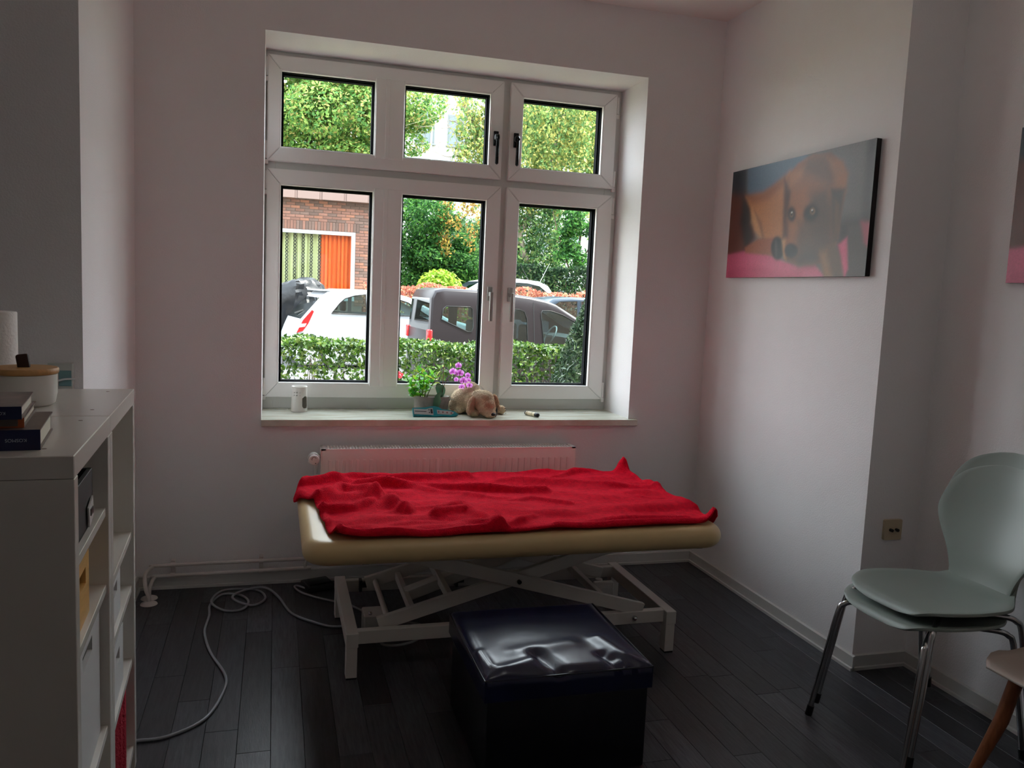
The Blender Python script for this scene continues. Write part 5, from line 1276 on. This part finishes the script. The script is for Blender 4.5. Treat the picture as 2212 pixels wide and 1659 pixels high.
# covered motorcycle
cv = thing('covered_motorcycle', 'motorcycle under a crumpled black tarpaulin behind the white hatchback', 'motorcycle', (-.15, 14.35, gz(14.35)))
bm = BM(); NA, NB = 56, 22; rings = []
g = np.random.default_rng(17)
for j in range(NB):
    t = j / (NB - 1); row = []
    for k in range(NA):
        a = 2 * math.pi * k / NA; ca, sa = math.cos(a), math.sin(a)
        hx, hy = 1.14, .5; q = math.cos(t * math.pi / 2) ** .55 if t < 1 else 0
        fold = 1 + .10 * math.sin(a * 9 + 2 * math.sin(t * 5)) * (1 - t) + .05 * math.sin(a * 17 + t * 9) * (1 - t * .6)
        z = 1.60 * (math.sin(t * math.pi / 2) ** .8); top_ = .55 + .45 / (1 + math.exp(-(ca * q + .1) * 5))
        row.append(bm.verts.new((-.15 + hx * ca * q * fold + .45 * t, 14.35 + hy * sa * q * fold, gz(14.35) + z * (1 - t + t * 1.0) * (1 if t < .3 else 1 - (1 - top_) * (t - .3) / .7 * .6) + .03 * math.sin(a * 11 + t * 12) * t * (1 - t))))
    rings.append(row)
for a, b in zip(rings, rings[1:]):
    for k in range(NA): bm.faces.new((a[k], a[(k + 1) % NA], b[(k + 1) % NA], b[k]))
bmesh.ops.remove_doubles(bm, verts=bm.verts, dist=.0005)
for v in bm.verts:
    if v.co.z > gz(14.35) + .1: v.co += Vector(g.normal(0, .009, 3))
obj('tarpaulin', bm, mat('black_tarpaulin', (16, 18, 23), .36, bump=.7, bscale=4, spec=.4), cv, smooth=20)
for x in (-.85, .45):
    bm = BM(); a = np.linspace(0, 6.283, 25)[:-1]; tube(bm, [(x + .24 * math.cos(t), 14.35, gz(14.35) + .30 + .24 * math.sin(t)) for t in a], .06, 8, closed=True); obj('wheel', bm, TYRE, cv, smooth=60)

# ------------------------------------------------------------------ brick building across the street
BY = 20.0; GB_ = .25
bb = thing('brick_building', 'low brick building with pale fascia panels and a large curtained window', 'building', (-1.5, 22, GB_))
MORT = mat('mortar', (112, 100, 92), .95)
WX0, WX1, WZ0, WZ1 = -2.6, 2.155, 1.00, 2.935
bm = BM(); x0b, x1b = -7.0, 3.05
for a in ((x0b, WX0, GB_, 3.78), (WX1, x1b, GB_, 3.78), (WX0, WX1, GB_, WZ0), (WX0, WX1, WZ1, 3.78)): box(bm, a[0], a[1], BY, BY + .3, a[2], a[3])
box(bm, x1b - .3, x1b, BY + .3, BY + 5, GB_, 3.78); box(bm, x0b, x0b + .3, BY + .3, BY + 5, GB_, 3.78); box(bm, x0b, x1b, BY + 5, BY + 5.3, GB_, 3.78)
obj('wall', bm, MORT, bb)
obj('roof_slab', bbox(x0b - .2, x1b + .25, BY - .28, BY + 5.4, 3.78, 4.30, .01), mat('roof_edge', (130, 116, 110), .7), bb)
BRK = [mat('brick_red', (122, 88, 76), .9, var=.15, vscale=9, rnd=.18), mat('brick_brown', (102, 82, 74), .9, var=.15, vscale=9, rnd=.18), mat('brick_orange', (138, 96, 78), .9, var=.15, vscale=9, rnd=.15)]
def bmesh_box(nm, sx_, sy_, sz_, m):
    bm = BM(); box(bm, 0, sx_, 0, sy_, 0, sz_, .004); me = bpy.data.meshes.new(nm); bm.to_mesh(me); bm.free(); me.materials.append(m); return me
BW, BH = .240, .071
BME = [bmesh_box('brick_a', BW, .03, BH, m) for m in BRK]; SME = [bmesh_box('brick_s', BH, .034, .24, m) for m in BRK[:2]]
base = WLOC[bb.name]; rr = random.Random(9)
def put(me, x, y, z, sx_=1.0):
    o = bpy.data.objects.new('brick', me); COL.objects.link(o); o.parent = bb; o.location = Vector((x, y, z)) - base; o.scale = (sx_, 1, 1)
def course(xa, xb, z, ph):
    x = xa - ph
    while x < xb:
        a, b = max(x, xa), min(x + BW, xb)
        if b - a > .03: put(rr.choices(BME, (5, 4, 2))[0], a, BY - .012 - rr.uniform(0, .006), z, (b - a) / BW)
        x += BW + .010
vx0 = -.12
k = 0; z = WZ1 + .25
while z < 3.76: course(vx0, x1b, z, (k % 2) * .125); z += BH + .011; k += 1
x = vx0
while x < WX1 + .10:
    put(rr.choices(SME, (3, 4))[0], x, BY - .016, WZ1 + .004); x += BH + .011
z = WZ0 - .12; k = 0
while z < WZ1 + .24: course(WX1 + .11 if z > WZ1 - .04 else WX1 + .005, x1b, z, (k % 2) * .125); z += BH + .011; k += 1
bm = BM()                                                      # bricks hidden from the window, joined
for zi in range(34):
    zz_ = GB_ + .02 + zi * .082
    for xi in range(27):
        xx = x0b + .02 + xi * .25 + (zi % 2) * .125
        if xx + BW < vx0 - .02 and not (WX0 - .25 < xx < WX1 and WZ0 - .08 < zz_ < WZ1 + .25): box(bm, xx, xx + BW, BY - .014, BY, zz_, zz_ + BH)
obj('brick_field', bm, BRK[1], bb, kind='stuff')
FAS = mat('fascia_panel', (122, 102, 96), .6)
xs_ = -6.86; pt = .66; off = (.118 + .66 * 0)
xx = .545 - .66 * 11
while xx < x1b + .2:
    a, b = max(xx, x0b - .18), min(xx + pt - .075, x1b + .24)
    if b > a + .05:
        obj('fascia_panel', bbox(a, b, BY - .315, BY - .28, 3.76, 4.26, .004), FAS, bb)
        obj('fascia_batten', bbox(b + .004, min(b + .071, x1b + .26), BY - .308, BY - .28, 3.755, 4.26, .004), mat('batten', (112, 92, 86), .7), bb)
    xx += pt
WF = mat('white_window_frame', (172, 178, 180), .4)
bm = BM(); fw = .11
box(bm, WX0, WX1, BY - .02, BY + .10, WZ1 - fw * .9, WZ1, .004); box(bm, WX0, WX1, BY - .02, BY + .10, WZ0, WZ0 + fw, .004); box(bm, WX0, WX0 + fw, BY - .022, BY + .098, WZ0 + .002, WZ1 - .002, .004); box(bm, WX1 - fw, WX1 - .002, BY - .022, BY + .098, WZ0 + .002, WZ1 - .002, .004)
wfr = obj('window_frame', bm, WF, bb)
obj('pane', bbox(WX0 + fw - .01, WX1 - fw + .01, BY + .03, BY + .036, WZ0 + fw - .01, WZ1 - fw * .9 + .01), glass_mat('shop_glass', (.95, .98, .96, 1), .8), wfr)
def curtain(label, xa, xb, m, waves, y):
    bm = BM(); n_ = int((xb - xa) / .012); lo = []; hi = []
    for i in range(n_ + 1):
        x = xa + (xb - xa) * i / n_; yy = y + .035 * math.sin(2 * math.pi * waves * i / n_) + .012 * math.sin(2 * math.pi * waves * 2.3 * i / n_ + 1)
        lo.append(bm.verts.new((x, yy, WZ0 + .02))); hi.append(bm.verts.new((x, yy, WZ1 - .02)))
    for i in range(n_): bm.faces.new((lo[i], lo[i + 1], hi[i + 1], hi[i]))
    return obj('curtain', bm, m, bb, smooth=80, label=label)
cu1 = curtain('pale green curtain with dark chain pattern', WX0 + .08, 1.19, mat('pale_green_fabric', (196, 196, 150), .9, trans=.25), 21, BY + .17)
curtain('orange curtain', 1.16, WX1 - .07, mat('orange_fabric', (232, 104, 42), .9, trans=.25, var=.06, vscale=2, stretch=(3, 1, .3)), 8, BY + .16)
bm = BM()
for k in range(17):
    x = WX0 + .22 + k * .222
    if x > 1.18: break
    for s_ in (0, math.pi):
        tube(bm, [(x + .034 * math.sin(t * 34 + s_), BY + .112, WZ0 + .05 + t) for t in np.linspace(0, WZ1 - WZ0 - .1, 120)], .012, 4)
obj('chain_pattern', bm, mat('chain_print', (40, 42, 36), .8), cu1, label='dark chain motif hanging down the pale curtain')
obj('room_wall', bbox(x0b + .3, x1b - .3, BY + .9, BY + .95, GB_, 3.78), mat('dim_room', (150, 146, 138), .9), bb)

# ------------------------------------------------------------------ white apartment house
WBY = 40.0
wb = thing('apartment_house', 'tall white apartment house with a gable behind the birch', 'building', (13, 44, GB_))
WW = mat('white_render', (168, 172, 174), .9)
bm = BM(); prism(bm, [(6.2, GB_), (26, GB_), (26, 11.9), (23.0, 11.9), (16.0, 17.0), (7.6, 11.9), (6.2, 11.3)], lambda x, z: (x, WBY, z), lambda x, z: (x, WBY + 9, z)); obj('wall', bm, WW, wb)
RF = mat('roof_tile_grey', (150, 146, 150), .8, var=.1, vscale=2)
for a, b in (((6.9, 11.45), (16.0, 17.2)), ((16.0, 17.2), (25, 11.4))):
    bm = BM(); prism(bm, [a, b, (b[0], b[1] + .35), (a[0], a[1] + .35)], lambda x, z: (x, WBY - .6, z), lambda x, z: (x, WBY + 9.5, z)); obj('gable_roof', bm, RF, wb)
bm = BM(); prism(bm, [(4.8, 11.15), (7.7, 11.6), (7.7, 13.8), (5.6, 13.2)], lambda x, z: (x, WBY + .2, z), lambda x, z: (x, WBY + 8.5, z)); obj('side_roof', bm, RF, wb)
bm = BM(); prism(bm, [(7.0, 11.2), (16.0, 16.9), (16.0, 17.2), (6.9, 11.45)], lambda x, z: (x, WBY - .62, z), lambda x, z: (x, WBY - .5, z)); obj('bargeboard', bm, mat('cream_board', (238, 226, 196), .7), wb)
WIN = mat('pale_window_glass', (112, 122, 128), .3, spec=.2)
for zi, z in enumerate((1.0, 3.8, 6.6, 9.1)):
    for xi in range(10):
        x = 7.0 + xi * 1.68
        bm = BM(); box(bm, x - .07, x + .92, WBY - .05, WBY + .05, z - .07, z + 1.52); box(bm, x - .14, x + .99, WBY - .14, WBY, z - .14, z - .06)
        wf = obj('window', bm, mat('window_surround', (112, 118, 120), .6), wb)
        bm = BM(); box(bm, x, x + .40, WBY - .065, WBY - .05, z, z + 1.45); box(bm, x + .45, x + .85, WBY - .065, WBY - .05, z, z + 1.45); obj('pane', bm, WIN, wf)
for x in (7.75, 9.9):
    bm = BM(); cyl(bm, (x, WBY - .08, GB_), (x, WBY - .08, 11.4), .055, 8); obj('downpipe', bm, mat('zinc_pipe', (180, 186, 190), .5), wb)

# ------------------------------------------------------------------ shrubs and trees
def hedge(name, label, x0, x1, y0, y1, z1, n, size, palette, seed):
    t = thing(name, label, 'hedge', ((x0 + x1) / 2, (y0 + y1) / 2, gz(y0))); g = np.random.default_rng(seed); zb = gz(y0)
    P = np.c_[g.uniform(x0, x1, n), y0 + (y1 - y0) * g.uniform(0, 1, n) ** 1.8, zb + (z1 - zb) * (1 - g.uniform(0, 1, n) ** 1.7)]
    P[:, 2] += .05 * np.sin(P[:, 0] * 3.1 + seed) + .03 * np.sin(P[:, 0] * 8)
    leaf_obj('foliage', [leaves(P, np.tile(np.array([0, -.5, .7]), (n, 1)), size, palette, seed + 1, flat=.5)], LEAF, t, kind='stuff')
    bm = BM()
    for k in range(30): x = g.uniform(x0, x1); y = g.uniform(y0 + .1, y1 - .1); tube(bm, [(x, y, gz(y)), (x + g.normal(0, .1), y, zb + (z1 - zb) * .6), (x + g.normal(0, .2), y, z1 - .15)], [.02, .015, .005], 5)
    obj('stem_thicket', bm, BARK, t, kind='stuff'); return t
hedge('barberry_hedge', 'reddish-brown clipped hedge between the street and the yard', 1.9, 9.9, 14.6, 15.2, 1.505, 9500, .10, G_RED, 41)
hedge('dark_hedge', 'dark green hedge in front of the white house', 6.6, 13.5, 19.0, 19.9, 2.25, 9000, .13, G_DARK, 43)
bs = thing('round_bush', 'bright lime-green round bush behind the red hedge', 'shrub', (3.83, 15.8, gz(15.8)))
P, Nn = in_blobs([((3.83, 15.8, 1.30), (.60, .5, .62)), ((3.5, 15.8, .8), (.45, .45, .6)), ((4.15, 15.8, .8), (.5, .45, .65))], 5200, 51, .7); leaf_obj('foliage', [leaves(P, Nn, .13, G_LIME, 52)], LEAF, bs, kind='stuff')
bm = BM(); limb(bm, [(3.83, 15.8, gz(15.8)), (3.8, 15.8, .7), (3.83, 15.8, 1.3)], .05, .02); obj('trunk', bm, BARK, bs)
def droop(strands, n_each, seed, size, palette, spread=.10):
    """hanging birch twigs: leaves strung along falling lines"""
    g = np.random.default_rng(seed); P = []
    for (x, y, z, L) in strands:
        t = g.uniform(0, 1, n_each); P.append(np.c_[x + g.normal(0, spread, n_each) + .15 * t * math.sin(x * 9), y + g.normal(0, spread, n_each), z - L * t])
    P = np.concatenate(P); return leaves(P, np.tile(np.array([0, -.8, .3]), (len(P), 1)), size, palette, seed + 1, flat=.4, ratio=.55, hang=.5)
c1 = clumps((1.2, 30, 8.3), (4.6, 2.6, 3.2), 62, 1.0, 61) + [((4.9, 29.5, 8.9), (.9, .7, .7)), ((5.3, 29.5, 8.2), (.7, .6, .5)), ((5.0, 29.3, 7.1), (.8, .6, .45)), ((4.7, 29.3, 5.9), (.6, .6, .5)), ((5.2, 29.5, 7.9), (.8, .6, .35))]
tree('maple_tree', 'yellow-green maple rising behind the brick building', .8, 30, c1, 70000, .165, G_YEL, 62, fill=.8, limbs=
     [([(.8, 30, .2), (.9, 30, 3.5), (1.2, 30, 6.5), (1.0, 30, 9.5)], .30, .05), ([(1.1, 30, 5.0), (2.6, 29.8, 6.8), (4.0, 29.6, 7.8), (5.0, 29.5, 8.4)], .12, .02), ([(1, 30, 5), (-.8, 29.8, 7), (-2, 29.8, 8.8)], .12, .03), ([(1.2, 30, 6), (2.2, 29.7, 8.2), (2.6, 29.6, 10)], .08, .02)])
c2 = clumps((5.9, 27, 2.9), (1.7, 1.2, 2.6), 40, .75, 71)
g = np.random.default_rng(77)
orn = [(g.uniform(5.6, 7.15), 25.75 + g.normal(0, .1), g.uniform(3.3, 5.2), g.uniform(.4, 1.1)) for _ in range(34)]
tree('linden_tree', 'bushy mid-green tree with an orange-yellow spray of leaves behind the van', 5.9, 27, c2, 34000, .14, G_MID, 72, [([(5.9, 27, .2), (5.9, 27, 2), (6, 27, 4.5)], .16, .04)], extra=[droop(orn, 20, 73, .13, G_ORANGE)])
c3 = clumps((8.7, 30.5, 2.6), (1.5, 1.0, 2.3), 26, .8, 81)
tree('hazel_tree', 'green tree standing right of the linden, above the white car', 8.7, 30.5, c3, 20000, .13, G_BIRCHD, 82, [([(8.7, 30.5, .2), (8.7, 30.5, 1.5), (8.7, 30.5, 3.5)], .12, .03)])
# weeping birch
g = np.random.default_rng(90)
st = [(g.uniform(5.75, 7.1), 24 + g.normal(0, .3), g.uniform(6.2, 8.6), g.uniform(1.0, 2.2)) for _ in range(42)]
st += [(7.3 + 3.9 * g.uniform(0, 1), 24 + g.normal(0, .35), g.uniform(5.4, 9.6), g.uniform(1.0, 2.4)) for _ in range(230)]
st2 = [(g.uniform(7.4, 9.7), 24.3 + g.normal(0, .35), g.uniform(2.4, 5.6), g.uniform(.8, 1.6)) for _ in range(150)]
bt = thing('weeping_birch', 'weeping birch with pale trunk and hanging yellow-green twigs', 'tree', (9.0, 24.3, gz(24)))
bm = BM(); limb(bm, [(9.0, 24.3, .2), (8.5, 24.3, 2.5), (7.5, 24.3, 5.0), (6.5, 24.3, 6.8), (5.75, 24.3, 8.8), (5.3, 24.3, 10)], .20, .06); limb(bm, [(8.2, 24.3, 3.4), (9.2, 24.2, 6.0), (10.0, 24.2, 9.5)], .14, .03); limb(bm, [(7.5, 24.3, 5.0), (6.9, 24.1, 5.6), (6.2, 24, 6.0), (6.05, 24, 6.9), (5.5, 24, 7.1)], .05, .012); limb(bm, [(7.0, 24.3, 6.0), (7.8, 24.2, 7.0), (8.6, 24.2, 8.6)], .07, .02)
limb(bm, [(5.9, 24.2, 8.4), (5.2, 24.1, 8.5), (4.8, 24, 8.8)], .03, .008); limb(bm, [(6.2, 24, 6.0), (5.5, 24, 5.9), (5.0, 24, 6.05)], .02, .006)
for k in range(26):
    x = g.uniform(4.9, 6.6); z = g.uniform(5.6, 8.6); limb(bm, [(x, 24 + g.normal(0, .2), z), (x + g.normal(0, .4), 24, z + g.normal(0, .25)), (x + g.normal(0, .7), 24, z + g.normal(0, .5))], .010, .004)
obj('trunk', bm, BARKB, bt, smooth=60)
leaf_obj('foliage', [droop(st, 62, 91, .14, G_BIRCH, .12), droop(st2, 62, 93, .13, G_BIRCHD, .13)], LEAF, bt, kind='stuff')
c4 = clumps((9.1, 20.6, 3.3), (1.1, .7, 1.8), 24, .36, 101)
tree('alder_tree', 'thin dark-leaved tree at the right, in front of the white house', 9.2, 21, c4, 4200, .13, G_MID, 102, [([(9.2, 21, .2), (9.2, 21, 2), (9.3, 20.7, 4.6)], .07, .02), ([(9.2, 21, 1.8), (8.6, 20.7, 2.9), (8.2, 20.6, 4)], .03, .01), ([(9.2, 21, 2.4), (9.8, 20.7, 3.4), (10.2, 20.6, 4.6)], .03, .01)], fill=.2)
c5 = clumps((12.3, 32, 9.0), (3.0, 1.6, 2.6), 40, .9, 111)
tree('oak_tree', 'tall green tree at the far right behind the birch', 12.3, 32, c5, 26000, .18, G_BIRCHD, 112, [([(12.3, 32, .2), (12.2, 32, 4), (12.3, 32, 9)], .2, .05)])
